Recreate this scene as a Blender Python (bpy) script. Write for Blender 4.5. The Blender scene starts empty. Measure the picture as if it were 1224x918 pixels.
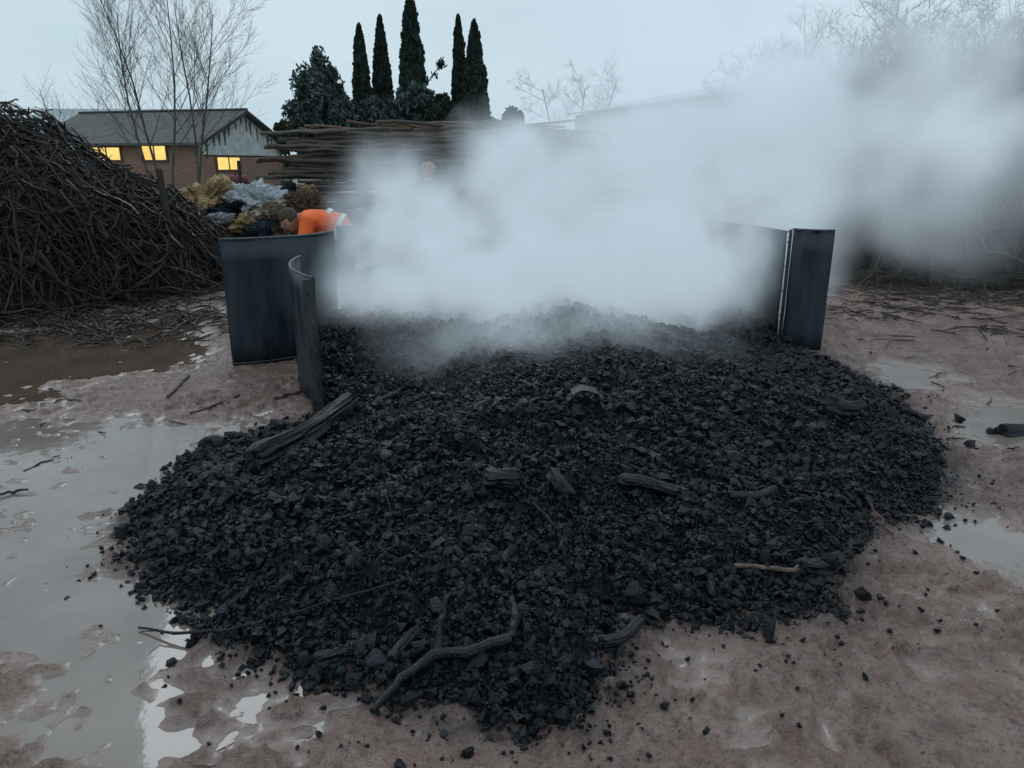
import bpy, bmesh, math, random
import numpy as np
from mathutils import Vector, Matrix, Euler
random.seed(7); RNG=np.random.default_rng(11)
S=bpy.context.scene; C=S.collection
PITCH=math.radians(16.6); F=884.0; CH=1.6
cp,sp=math.cos(PITCH),math.sin(PITCH)
def ray(px,py):
    r=px-612; u=459-py
    return np.array([r, F*cp+u*sp, -F*sp+u*cp])
def P(px,py,z=0.0):
    d=ray(px,py); t=(z-CH)/d[2]; return (d[0]*t,d[1]*t,z)
def at(px,py,Y):
    d=ray(px,py); t=Y/d[1]; return (d[0]*t,Y,CH+d[2]*t)
# ---------------------------------------------------------------- noise
TAB=np.random.default_rng(3).random((256,256))*2-1
def vn(x,y,s=0):
    x=np.asarray(x,float)+s*17.31; y=np.asarray(y,float)+s*9.73
    xi=np.floor(x).astype(int); yi=np.floor(y).astype(int); fx=x-xi; fy=y-yi
    fx=fx*fx*(3-2*fx); fy=fy*fy*(3-2*fy)
    a=TAB[xi&255,yi&255]; b=TAB[(xi+1)&255,yi&255]; c=TAB[xi&255,(yi+1)&255]; d=TAB[(xi+1)&255,(yi+1)&255]
    return (a*(1-fx)+b*fx)*(1-fy)+(c*(1-fx)+d*fx)*fy
def fbm(x,y,sc,o=3,s=0):
    v=0;a=1;t=0
    for i in range(o):
        v=v+a*vn(np.asarray(x)*sc,np.asarray(y)*sc,s+i); t+=a; a*=.5; sc*=2.03
    return v/t
def sdf(x,y,poly,flags=None):
    x=np.asarray(x,float); y=np.asarray(y,float)
    dm=np.full(x.shape,1e9); ins=np.zeros(x.shape,bool); n=len(poly)
    for i in range(n):
        ax,ay=poly[i][:2]; bx,by=poly[(i+1)%n][:2]
        if flags is None or flags[i]:
            ex,ey=bx-ax,by-ay; L=ex*ex+ey*ey+1e-12
            t=np.clip(((x-ax)*ex+(y-ay)*ey)/L,0,1)
            dm=np.minimum(dm,np.hypot(x-ax-t*ex,y-ay-t*ey))
        c=((ay>y)!=(by>y))&(x<(bx-ax)*(y-ay)/((by-ay) if by!=ay else 1e-12)+ax)
        ins^=c
    return np.where(ins,dm,-dm)
def sst(a,b,x):
    t=np.clip((x-a)/(b-a),0,1); return t*t*(3-2*t)
# ---------------------------------------------------------------- materials
def mat(name,c1,c2=None,rough=.7,scale=8,bump=.3,bscale=None,metal=0,island=0,spec=.5,r2=None,stretch=None,bdist=.02):
    m=bpy.data.materials.new(name); m.use_nodes=True; nt=m.node_tree; N=nt.nodes; L=nt.links
    b=N['Principled BSDF']; b.inputs['Metallic'].default_value=metal; b.inputs['Specular IOR Level'].default_value=spec
    tc=N.new('ShaderNodeTexCoord'); vec=tc.outputs['Object']
    if stretch:
        mp=N.new('ShaderNodeMapping'); mp.inputs['Scale'].default_value=stretch; L.new(vec,mp.inputs[0]); vec=mp.outputs[0]
    n=N.new('ShaderNodeTexNoise'); n.inputs['Scale'].default_value=scale; n.inputs['Detail'].default_value=6; n.inputs['Roughness'].default_value=.6
    L.new(vec,n.inputs['Vector'])
    mr=N.new('ShaderNodeMapRange'); mr.inputs[1].default_value=.35; mr.inputs[2].default_value=.65; L.new(n.outputs[0],mr.inputs[0])
    fac=mr.outputs[0]
    if island:
        g=N.new('ShaderNodeNewGeometry'); mx=N.new('ShaderNodeMix'); mx.inputs[0].default_value=island
        L.new(fac,mx.inputs[2]); L.new(g.outputs['Random Per Island'],mx.inputs[3]); fac=mx.outputs[0]
    mix=N.new('ShaderNodeMix'); mix.data_type='RGBA'
    mix.inputs[6].default_value=(*c1,1); mix.inputs[7].default_value=(*(c2 or tuple(v*.6 for v in c1)),1)
    L.new(fac,mix.inputs[0]); L.new(mix.outputs[2],b.inputs['Base Color'])
    rr=N.new('ShaderNodeMapRange'); rr.inputs[3].default_value=rough; rr.inputs[4].default_value=r2 if r2 is not None else min(1,rough+.12)
    L.new(fac,rr.inputs[0]); L.new(rr.outputs[0],b.inputs['Roughness'])
    if bump:
        n2=N.new('ShaderNodeTexNoise'); n2.inputs['Scale'].default_value=bscale or scale*4; n2.inputs['Detail'].default_value=5; L.new(vec,n2.inputs['Vector'])
        bp=N.new('ShaderNodeBump'); bp.inputs['Strength'].default_value=bump; bp.inputs['Distance'].default_value=bdist; L.new(n2.outputs[0],bp.inputs['Height']); L.new(bp.outputs[0],b.inputs['Normal'])
    return m
M={}
M['coal']=mat('charcoal',(.0018,.0034,.0068),(.0075,.0112,.0175),rough=.12,r2=.58,scale=30,bump=.9,bscale=110,island=.75,bdist=.01,spec=.36)
M['char']=mat('charred_wood',(.0035,.0045,.0065),(.012,.0138,.017),rough=.34,r2=.55,scale=14,bump=1,bscale=45,stretch=(1,1,1),bdist=.012,spec=.34)
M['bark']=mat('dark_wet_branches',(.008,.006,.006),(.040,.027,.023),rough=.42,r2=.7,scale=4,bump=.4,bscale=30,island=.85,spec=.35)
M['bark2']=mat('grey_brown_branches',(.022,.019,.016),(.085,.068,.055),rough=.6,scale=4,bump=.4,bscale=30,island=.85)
M['pole']=mat('weathered_poles',(.045,.037,.030),(.13,.10,.08),rough=.7,scale=3,bump=.5,bscale=18,stretch=(.3,3,3))
M['pole2']=mat('orange_brown_poles',(.17,.095,.05),(.08,.052,.038),rough=.7,scale=3,bump=.5,bscale=18,stretch=(.3,3,3))
M['cutend']=mat('cut_wood_end',(.24,.16,.10),(.15,.10,.065),rough=.8,scale=20,bump=.2)
M['steel']=mat('blue_black_steel',(.010,.019,.028),(.034,.050,.064),rough=.34,r2=.6,scale=2.5,bump=.12,bscale=3,metal=.3,stretch=(3,3,.7),bdist=.03)
M['steel2']=mat('scuffed_steel',(.028,.036,.042),(.075,.08,.082),rough=.4,r2=.65,scale=5,bump=.2,bscale=30,metal=.4,stretch=(4,4,.6))
M['rim']=mat('worn_steel_edge',(.12,.14,.15),(.05,.06,.07),rough=.45,scale=20,metal=.5)
M['twig']=mat('tan_twig',(.20,.135,.10),(.09,.06,.045),rough=.6,scale=20,bump=.4)
M['twigr']=mat('red_brown_twig',(.11,.05,.037),(.05,.028,.022),rough=.5,scale=20)
M['bare']=mat('bare_tree_bark',(.12,.105,.10),(.07,.06,.058),rough=.8,scale=3,bump=.3)
M['bareg']=mat('grey_tree_bark',(.10,.10,.10),(.06,.06,.06),rough=.9,scale=3,bump=.2)
M['cyp']=mat('cypress_foliage',(.012,.026,.020),(.030,.052,.034),rough=.8,scale=1.2,bump=0,island=.5)
M['ever']=mat('evergreen_foliage',(.022,.045,.040),(.085,.125,.115),rough=.5,scale=1.0,bump=0,island=.6)
M['bush']=mat('bush_foliage',(.03,.04,.022),(.085,.09,.05),rough=.8,scale=1.0,bump=0,island=.5)
M['trunk']=mat('trunk_bark',(.06,.05,.04),rough=.9)
M['roof']=mat('mossy_roof',(.085,.085,.082),(.15,.145,.13),rough=.85,scale=2,bump=.4,bscale=10)
M['white']=mat('white_gable',(.66,.68,.68),(.42,.43,.42),rough=.8,scale=3,bump=.2)
M['stain']=mat('gable_stain',(.08,.075,.06),(.16,.16,.14),rough=.9,scale=5)
M['darktrim']=mat('dark_trim',(.045,.045,.045),rough=.7)
M['shed']=mat('pale_sheet_metal',(.48,.52,.54),(.40,.44,.46),rough=.6,scale=.6,bump=.2)
M['frame']=mat('window_frame',(.12,.10,.08),rough=.6)
M['post']=mat('dark_post',(.02,.016,.014),(.04,.034,.03),rough=.7)
M['red']=mat('red_paint',(.16,.022,.018),(.08,.016,.012),rough=.5)
M['skin']=mat('skin',(.42,.25,.19),(.36,.20,.15),rough=.55,bump=.05)
M['hair']=mat('dark_hair',(.035,.022,.016),(.06,.04,.03),rough=.6,scale=30)
M['orange']=mat('orange_hi_vis',(1.0,.17,.03),(.9,.12,.02),rough=.7,scale=6,bump=.6,bscale=9,bdist=.05)
M['reflect']=mat('reflective_tape',(.75,.75,.72),rough=.35,bump=0)
M['navy']=mat('dark_workwear',(.02,.025,.035),(.035,.04,.05),rough=.85,scale=10,bump=.3)
M['boot']=mat('boot_leather',(.03,.022,.018),rough=.5)
M['eye']=mat('eye',(.03,.02,.02),rough=.1,bump=0)
for k,c,c2,r in (('btan',(.68,.46,.22),(.38,.25,.12),.5),('bcream',(.74,.63,.48),(.44,.33,.22),.5),('bwhite',(.76,.79,.82),(.38,.42,.45),.35),('bblack',(.012,.014,.018),(.035,.04,.045),.22),('bblue',(.035,.055,.085),(.02,.03,.05),.3),('bbrown',(.19,.10,.062),(.09,.052,.036),.6)):
    M[k]=mat('sack_'+k,c,c2,rough=r,scale=5,bump=1,bscale=12,bdist=.08)
def emis(name,col,st):
    m=bpy.data.materials.new(name); m.use_nodes=True; b=m.node_tree.nodes['Principled BSDF']
    n=m.node_tree.nodes.new('ShaderNodeTexNoise'); n.inputs['Scale'].default_value=1.5
    mx=m.node_tree.nodes.new('ShaderNodeMix'); mx.data_type='RGBA'; mx.inputs[6].default_value=(*col,1); mx.inputs[7].default_value=(col[0]*.7,col[1]*.45,col[2]*.3,1)
    m.node_tree.links.new(n.outputs[0],mx.inputs[0]); m.node_tree.links.new(mx.outputs[2],b.inputs['Emission Color'])
    b.inputs['Base Color'].default_value=(.3,.2,.08,1); b.inputs['Emission Strength'].default_value=st; return m
M['lit']=emis('lit_window',(1,.80,.24),1.15)
def brick():
    m=bpy.data.materials.new('brick_wall'); m.use_nodes=True; nt=m.node_tree; b=nt.nodes['Principled BSDF']; b.inputs['Roughness'].default_value=.9
    t=nt.nodes.new('ShaderNodeTexBrick'); t.inputs['Scale'].default_value=2.2; t.inputs['Color1'].default_value=(.32,.17,.12,1); t.inputs['Color2'].default_value=(.24,.13,.095,1); t.inputs['Mortar'].default_value=(.28,.22,.19,1)
    tc=nt.nodes.new('ShaderNodeTexCoord'); sx=nt.nodes.new('ShaderNodeSeparateXYZ'); cx=nt.nodes.new('ShaderNodeCombineXYZ'); ad=nt.nodes.new('ShaderNodeMath')
    nt.links.new(tc.outputs['Object'],sx.inputs[0]); nt.links.new(sx.outputs[0],ad.inputs[0]); nt.links.new(sx.outputs[1],ad.inputs[1]); nt.links.new(ad.outputs[0],cx.inputs[0]); nt.links.new(sx.outputs[2],cx.inputs[1])
    nt.links.new(cx.outputs[0],t.inputs['Vector']); nt.links.new(t.outputs[0],b.inputs['Base Color']); return m
M['brick']=brick()
# ---------------------------------------------------------------- mesh helpers
def np_mesh(name,V,Fa,m,smooth=False,origin=None,parent=None):
    V=np.asarray(V,np.float32); Fa=np.asarray(Fa,np.int32)
    if origin is not None: V=V-np.asarray(origin,np.float32)
    me=bpy.data.meshes.new(name); me.vertices.add(len(V)); me.vertices.foreach_set('co',V.ravel())
    k,c=Fa.shape; me.loops.add(k*c); me.loops.foreach_set('vertex_index',Fa.ravel()); me.polygons.add(k)
    me.polygons.foreach_set('loop_start',np.arange(k,dtype=np.int32)*c)
    me.update(calc_edges=True); me.validate()
    me.polygons.foreach_set('use_smooth',np.full(len(me.polygons),smooth))
    me.materials.append(m); o=bpy.data.objects.new(name,me); C.objects.link(o)
    if parent is not None: o.parent=parent
    elif origin is not None: o.location=origin
    return o
class MB:
    def __init__(s): s.v=[]; s.f=[]
    def tube(s,pts,rad,n=5,cap=True):
        b=len(s.v); pts=[Vector(p) for p in pts]; k=len(pts)
        if not hasattr(rad,'__len__'): rad=[rad]*k
        up=None
        for i in range(k):
            d=(pts[min(i+1,k-1)]-pts[max(i-1,0)])
            if d.length<1e-9: d=Vector((0,0,1))
            d.normalize()
            if up is None: up=d.orthogonal().normalized()
            else:
                up=up-d*up.dot(d); up=up.normalized() if up.length>1e-6 else d.orthogonal().normalized()
            w=d.cross(up)
            for j in range(n):
                a=2*math.pi*j/n; s.v.append(tuple(pts[i]+(up*math.cos(a)+w*math.sin(a))*rad[i]))
        for i in range(k-1):
            for j in range(n):
                j2=(j+1)%n; s.f.append((b+i*n+j,b+i*n+j2,b+(i+1)*n+j2,b+(i+1)*n+j))
        if cap:
            s.f.append(tuple(b+j for j in range(n))[::-1]); s.f.append(tuple(b+(k-1)*n+j for j in range(n)))
        return s
    def box(s,c,d,rz=0):
        b=len(s.v); ca,sa=math.cos(rz),math.sin(rz)
        for z in (-1,1):
            for y in (-1,1):
                for x in (-1,1):
                    X=x*d[0]/2;Y=y*d[1]/2; s.v.append((c[0]+X*ca-Y*sa,c[1]+X*sa+Y*ca,c[2]+z*d[2]/2))
        for q in ((0,2,3,1),(4,5,7,6),(0,1,5,4),(2,6,7,3),(0,4,6,2),(1,3,7,5)): s.f.append(tuple(b+i for i in q))
        return s
    def poly(s,pts,th=None):
        b=len(s.v); s.v+= [tuple(p) for p in pts]; s.f.append(tuple(range(b,b+len(pts)))); return s
    def prism(s,pts,off):
        b=len(s.v); n=len(pts); s.v+=[tuple(p) for p in pts]; s.v+=[tuple(Vector(p)+Vector(off)) for p in pts]
        s.f.append(tuple(range(b,b+n))[::-1]); s.f.append(tuple(range(b+n,b+2*n)))
        for i in range(n):
            j=(i+1)%n; s.f.append((b+i,b+j,b+n+j,b+n+i))
        return s
    def build(s,name,m,parent=None,origin=(0,0,0),smooth=False):
        me=bpy.data.meshes.new(name); O=origin
        me.from_pydata([(a-O[0],b-O[1],c-O[2]) for a,b,c in s.v],[],s.f); me.update()
        bm=bmesh.new(); bm.from_mesh(me); bmesh.ops.recalc_face_normals(bm,faces=bm.faces); bm.to_mesh(me); bm.free()
        me.polygons.foreach_set('use_smooth',[smooth]*len(me.polygons))
        me.materials.append(m); o=bpy.data.objects.new(name,me); C.objects.link(o)
        if parent is not None: o.parent=parent
        else: o.location=O
        return o
def tag(o,label,cat,group=None,kind=None):
    if label: o['label']=label
    if cat: o['category']=cat
    if group: o['group']=group
    if kind: o['kind']=kind
    return o
def E(name,label,cat,loc=(0,0,0),rz=0,group=None):
    o=bpy.data.objects.new(name,None); o.empty_display_size=.2; C.objects.link(o); o.location=loc; o.rotation_euler=(0,0,rz)
    return tag(o,label,cat,group)
# ---------------------------------------------------------------- terrain functions
PUD={
'brown':[(-260,400),(80,392),(200,385),(250,400),(228,432),(160,448),(70,462),(80,476),(0,482),(-300,484)],
'pale':[(-380,524),(60,508),(150,500),(275,508),(205,560),(155,615),(140,660),(190,715),(250,750),(205,800),(160,862),(105,850),(80,790),(0,770),(-300,765)],
'right':[(1050,603),(1130,598),(1240,625),(1420,690),(1300,722),(1180,690),(1090,645)],
'upright':[(1150,478),(1240,482),(1340,530),(1230,556),(1160,535)],
'small':[(1040,440),(1085,436),(1120,450),(1070,458)],
'front':[(300,795),(380,800),(450,812),(480,828),(430,850),(340,842)],
'far':[(190,375),(260,370),(275,382),(215,390)],
'lowleft':[(20,868),(70,862),(90,880),(40,892)],
'panel':[(262,512),(300,500),(345,512),(330,530),(280,528)]}
PUDW={k:[P(*p)[:2] for p in v] for k,v in PUD.items()}
def ground(x,y):
    x=np.asarray(x,float); y=np.asarray(y,float)
    near=1/(1+(np.maximum(y-6,0)/5)**2); rg=sst(-.45,.25,fbm(x,y,1.7,2,8))
    wx=x+.10*fbm(x,y,4,2,41); wy=y+.10*fbm(x,y,4,2,43)
    g=.022+.014*fbm(x,y,.9,2,1)+near*(.018*fbm(wx,wy,3.6,3,2)+.058*(.33-np.abs(fbm(wx,wy,6.5,3,5)))*(.30+.70*rg)+.030*sst(.05,.5,fbm(wx,wy,14,2,31))*rg+.022*(.3-np.abs(fbm(x,y,19,2,37)))*(.3+.7*rg))
    g=g+near*.009*fbm(x,y,30,2,4)
    for k,pl in PUDW.items():
        xs=[p[0] for p in pl]; ys=[p[1] for p in pl]
        msk=(x>min(xs)-.7)&(x<max(xs)+.7)&(y>min(ys)-.7)&(y<max(ys)+.7)
        if msk.any():
            d=sdf(x[msk],y[msk],pl)+.26*fbm(x[msk],y[msk],2.2,4,7)+.08*fbm(x[msk],y[msk],14,2,17)
            w=sst(-.34,.32,d); dep=.042 if k in('pale','brown') else .036
            g[msk]=g[msk]*(1-.40*w)-dep*w
    return g
PILEPX=[(385,497),(330,512),(270,528),(222,548),(190,585),(160,612),(146,642),(178,680),(212,722),(250,752),(310,780),(380,805),(440,832),(490,858),(550,878),(620,884),(690,872),(730,845),(742,800),(762,752),(830,752),(900,742),(985,742),(1005,705),(1030,655),(1080,628),(1130,602),(1148,572),(1105,520),(1060,478),(1020,452),(978,430)]
PILE=[P(*p)[:2] for p in PILEPX]; nf=len(PILE)-1
PILE+= [(2.36,6.62),(2.33,7.2),(2.1,7.9),(1.4,8.45),(.4,8.65),(-.5,8.4),(-1.2,7.7),(-1.5,6.8),(-1.6,6.0),(-1.6,5.3),(-1.3,4.76)]
FLAG=[i<nf for i in range(len(PILE))]
def psd(x,y): 
    d=sdf(x,y,PILE,FLAG); return d
def pileh(x,y,d=None):
    if d is None: d=psd(x,y)
    d2=np.maximum(d+.07*fbm(x,y,3,3,9),0)
    h=.09*sst(0,.40,d2)+.28*sst(.1,2.4,d2)
    return np.where(d2>0,h+.055*fbm(x,y,1.6,3,12)*sst(0,.5,d2)+.034*fbm(x,y,6,2,14)*sst(0,.2,d2),0)
def surf(x,y):
    x=np.atleast_1d(np.asarray(x,float)); y=np.atleast_1d(np.asarray(y,float)); return ground(x,y)+pileh(x,y)
def hit(px,py,dz=0):
    d=ray(px,py); d=d/np.linalg.norm(d); t=np.linspace(1.5,16,1800)
    x=d[0]*t;y=d[1]*t;z=CH+d[2]*t; s=surf(x,y); i=int(np.argmax(z<s)); 
    if not (z<s).any(): i=len(t)-1
    return Vector((x[i],y[i],s[i]+dz))
# ---------------------------------------------------------------- ground sheet
def axis(a,b,st,lo,hi):
    c=list(np.arange(a,b,st)); s=st; v=b
    while v<hi: c.append(v); s*=1.09; v+=s
    c.append(hi); s=st; v=a-st; pre=[]
    while v>lo: pre.append(v); s*=1.09; v-=s
    pre.append(lo); return np.array(pre[::-1]+c)
xs=axis(-3.4,3.4,.015,-220,220); ys=axis(1.4,5.6,.015,-40,320)
GX,GY=np.meshgrid(xs,ys); gx=GX.ravel(); gy=GY.ravel(); gz=ground(gx,gy)
nx=len(xs); ny=len(ys); I=np.arange(nx*ny).reshape(ny,nx)
FQ=np.stack([I[:-1,:-1].ravel(),I[:-1,1:].ravel(),I[1:,1:].ravel(),I[1:,:-1].ravel()],1)
def mud():
    m=bpy.data.materials.new('wet_mud'); m.use_nodes=True; nt=m.node_tree; N=nt.nodes; L=nt.links; b=N['Principled BSDF']
    tc=N.new('ShaderNodeTexCoord'); sx=N.new('ShaderNodeSeparateXYZ'); L.new(tc.outputs['Object'],sx.inputs[0])
    def noise(sc,d=6,r=.6):
        n=N.new('ShaderNodeTexNoise'); n.inputs['Scale'].default_value=sc; n.inputs['Detail'].default_value=d; n.inputs['Roughness'].default_value=r; L.new(tc.outputs['Object'],n.inputs['Vector']); return n.outputs[0]
    def mr(v,a,bb,c=0,d=1):
        n=N.new('ShaderNodeMapRange'); L.new(v,n.inputs[0]); n.inputs[1].default_value=a;n.inputs[2].default_value=bb;n.inputs[3].default_value=c;n.inputs[4].default_value=d; return n.outputs[0]
    def mix(f,c1,c2):
        n=N.new('ShaderNodeMix'); n.data_type='RGBA'; L.new(f,n.inputs[0])
        for i,c in ((6,c1),(7,c2)):
            if isinstance(c,tuple): n.inputs[i].default_value=(*c,1)
            else: L.new(c,n.inputs[i])
        return n.outputs[2]
    col=mix(mr(noise(1.3),.38,.62),(.39,.232,.185),(.235,.132,.104))
    col=mix(mr(noise(7,8,.7),.42,.66),col,(.44,.30,.25))
    col=mix(mr(noise(18,7,.75),.53,.67),col,(.15,.085,.068))
    col=mix(mr(noise(60,4,.7),.58,.68),col,(.06,.038,.033))
    wet=mr(sx.outputs[2],-.006,.016,1,0)
    wn=mr(noise(2.3,5),.38,.52)
    col=mix(wet,col,(.25,.182,.152))
    at_=N.new('ShaderNodeAttribute'); at_.attribute_name='soot_and_dark'
    sn=N.new('ShaderNodeMath'); sn.operation='MULTIPLY'; L.new(at_.outputs['Fac'],sn.inputs[0]); L.new(mr(noise(14,6,.7),.35,.6,.25,1),sn.inputs[1])
    col=mix(sn.outputs[0],col,(.020,.017,.018))
    far=mr(sx.outputs[1],15,19); fn=N.new('ShaderNodeMath'); fn.operation='MULTIPLY'; L.new(far,fn.inputs[0]); L.new(mr(noise(.5,4),.35,.5,.4,1),fn.inputs[1])
    col=mix(fn.outputs[0],col,(.065,.085,.035))
    L.new(col,b.inputs['Base Color'])
    r1=N.new('ShaderNodeMix'); L.new(wet,r1.inputs[0]); L.new(mr(wn,0,1,.46,.14),r1.inputs[2]); r1.inputs[3].default_value=.05
    L.new(r1.outputs[0],b.inputs['Roughness']); b.inputs['Specular IOR Level'].default_value=.8
    bs=N.new('ShaderNodeMath'); bs.operation='SUBTRACT'; bs.inputs[0].default_value=1.0; L.new(wet,bs.inputs[1])
    b1=N.new('ShaderNodeBump'); b1.inputs['Distance'].default_value=.05; L.new(bs.outputs[0],b1.inputs['Strength']); L.new(noise(20,8,.65),b1.inputs['Height'])
    b2=N.new('ShaderNodeBump'); b2.inputs['Distance'].default_value=.010; L.new(bs.outputs[0],b2.inputs['Strength']); L.new(noise(90,4,.7),b2.inputs['Height']); L.new(b1.outputs[0],b2.inputs['Normal'])
    L.new(b2.outputs[0],b.inputs['Normal']); return m
gnd=np_mesh('ground',np.stack([gx,gy,gz],1),FQ,mud(),smooth=True); tag(gnd,None,None,kind='structure')
pd=psd(gx,gy); pd=np.where((gx>-6)&(gx<6)&(gy>0)&(gy<11),pd,-9)
soot_and_dark=np.where(pd>0,1,np.exp(np.minimum(pd,0)/.10))*.9
soot_and_dark=np.maximum(soot_and_dark,.75*np.exp(-(((gx+6.8)/3.9)**4+((gy-9.9)/3.4)**4)))  # also darkens the ground under and around the left brush heap
a=gnd.data.attributes.new('soot_and_dark','FLOAT','POINT'); a.data.foreach_set('value',soot_and_dark.astype(np.float32))
def waterm(name,c,c2,rough):
    return mat(name,c,c2,rough=rough,r2=rough+.03,scale=2.2,bump=.07,bscale=7,bdist=.012,spec=.95)
WP=waterm('silty_water',(.285,.225,.195),(.215,.162,.137),.03); WB=waterm('brown_water',(.14,.095,.068),(.10,.068,.05),.02)
for ki,(k,pl) in enumerate(PUDW.items()):
    x0=min(p[0] for p in pl)-.45;x1=max(p[0] for p in pl)+.45;y0=min(p[1] for p in pl)-.35;y1=max(p[1] for p in pl)+.35
    dz=-.0050-.0007*ki
    if k=='brown': y0=P(0,497)[1]+.03
    if k=='pale': y1=P(0,497)[1]-.03
    n=40; ang=np.linspace(0,2*math.pi,n,endpoint=False)
    ce=np.sign(np.cos(ang))*np.abs(np.cos(ang))**.35; se=np.sign(np.sin(ang))*np.abs(np.sin(ang))**.35
    mb=MB(); mb.poly([((x0+x1)/2+(x1-x0)/2*a_,(y0+y1)/2+(y1-y0)/2*b_,dz) for a_,b_ in zip(ce,se)])
    tag(mb.build('puddle',WB if k in('brown','front') else WP,origin=((x0+x1)/2,(y0+y1)/2,dz)),None,None,kind='structure')
# ---------------------------------------------------------------- charcoal pile
def templates(n,seed,npts=11,sq=.0):
    out=[]; r=random.Random(seed)
    for i in range(n):
        bm=bmesh.new()
        for j in range(npts):
            v=Vector((r.uniform(-1,1),r.uniform(-1,1),r.uniform(-1,1)))
            if j%3: v.normalize()
            bm.verts.new(v)
        bmesh.ops.convex_hull(bm,input=bm.verts[:]); 
        loose=[v for v in bm.verts if not v.link_faces]; bmesh.ops.delete(bm,geom=loose,context='VERTS')
        bmesh.ops.triangulate(bm,faces=bm.faces[:]); bm.verts.index_update()
        bmesh.ops.recalc_face_normals(bm,faces=bm.faces)
        out.append((np.array([v.co[:] for v in bm.verts]),np.array([[v.index for v in f.verts] for f in bm.faces]))); bm.free()
    return out
def rotmats(n):
    q=RNG.normal(size=(n,4)); q/=np.linalg.norm(q,axis=1)[:,None]; w,x,y,z=q.T
    return np.stack([1-2*(y*y+z*z),2*(x*y-z*w),2*(x*z+y*w),2*(x*y+z*w),1-2*(x*x+z*z),2*(y*z-x*w),2*(x*z-y*w),2*(y*z+x*w),1-2*(x*x+y*y)],1).reshape(n,3,3)
def scatter(pos,rad,tm,base=0):
    Vs=[];Fs=[];b=base; idx=RNG.integers(0,len(tm),len(pos))
    for k,(tv,tf) in enumerate(tm):
        s=np.where(idx==k)[0]; n=len(s)
        if not n: continue
        sc=RNG.uniform(.65,1.2,(n,1,3))*rad[s][:,None,None]
        v=np.einsum('nij,nkj->nki',rotmats(n),tv[None]*sc)+pos[s][:,None,:]
        Vs.append(v.reshape(-1,3)); Fs.append((tf[None]+(np.arange(n)*len(tv))[:,None,None]).reshape(-1,3)+b); b+=n*len(tv)
    return np.concatenate(Vs),np.concatenate(Fs)
NC=400000
cx=RNG.uniform(-2.6,3.3,NC); cy=1.5+RNG.random(NC)**1.35*7.3
d=psd(cx,cy)+.16*fbm(cx,cy,2.6,3,21)+.07*fbm(cx,cy,11,2,22)
pr=np.where(d>0,.5+.5*sst(0,.12,d),.42*np.exp(np.minimum(d,0)/.030)+.028*np.exp(np.minimum(d,0)/.15))*np.where(d<-.7,0,1)
pr*=np.clip(3.6/cy,0,1)**1.1
kp=RNG.random(NC)<pr*.78; kp&=~((cy>5.2)&(psd(cx,cy)<0)&(cx<0)); kp&=~((cy>4.55)&(cx<-1.25)&(cx>-2.6)&(psd(cx,cy)<.02))
cx,cy,d=cx[kp],cy[kp],d[kp]
clus=fbm(cx,cy,2.0,2,33)
rad=np.clip(RNG.lognormal(math.log(.0074),.58,len(cx))*(1+.35*clus),.0035,.036)*(1+.11*np.maximum(cy-3,0))
out=d<0; rad[out]*=.85
cz=ground(cx,cy)+pileh(cx,cy)+rad*np.where(out,.35,.2)+np.where(out,0,RNG.random(len(cx))**2*.020)
CV,CF=scatter(np.stack([cx,cy,cz],1),rad,templates(14,5,12))
ux=np.arange(-2.2,3.1,.04); uy=np.arange(1.6,8.9,.04); UX,UY=np.meshgrid(ux,uy); u_x=UX.ravel(); u_y=UY.ravel(); ud=psd(u_x,u_y)
uz=ground(u_x,u_y)+pileh(u_x,u_y,ud)-.004; uz=np.where(ud>.05,uz,-.12)
J=np.arange(len(u_x)).reshape(UX.shape); Q=np.stack([J[:-1,:-1].ravel(),J[:-1,1:].ravel(),J[1:,1:].ravel(),J[1:,:-1].ravel()],1)
ok=(ud[Q]>-.01).all(1); Q=Q[ok]; T=np.concatenate([Q[:,[0,1,2]],Q[:,[0,2,3]]])
V=np.concatenate([CV,np.stack([u_x,u_y,uz],1)]); 
pile=np_mesh('charcoal_pile',V,np.concatenate([CF,T+len(CV)]),M['coal'])
tag(pile,'wide heap of wet black charcoal lumps spilling from the open kiln onto the mud','charcoal pile',kind='stuff')
print('chunks',len(cx))
LT=templates(6,77,16)
LM=[]
for tv,tf in LT:
    me=bpy.data.meshes.new('charcoal_lump'); me.from_pydata([tuple(v) for v in tv],[],[tuple(int(i) for i in f) for f in tf]); me.materials.append(M['coal'])
    bm=bmesh.new(); bm.from_mesh(me); bmesh.ops.subdivide_edges(bm,edges=bm.edges[:],cuts=1,use_grid_fill=True)
    for v in bm.verts: v.co*=1+.16*float(vn(v.co.x*3+5,v.co.y*3+v.co.z*2))
    bm.to_mesh(me); bm.free(); LM.append(me)
def lump(px,py,r,label,group=None,sink=.3):
    o=bpy.data.objects.new('charcoal_lump',random.choice(LM)); C.objects.link(o); p=hit(px,py); o.location=p+Vector((0,0,r*(1-sink)))
    o.scale=(r*random.uniform(.9,1.25),r*random.uniform(.8,1.1),r*random.uniform(.65,.9)); o.rotation_euler=(random.uniform(-.4,.4),random.uniform(-.4,.4),random.uniform(0,6)); tag(o,label,'charcoal lump',group); return o
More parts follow.
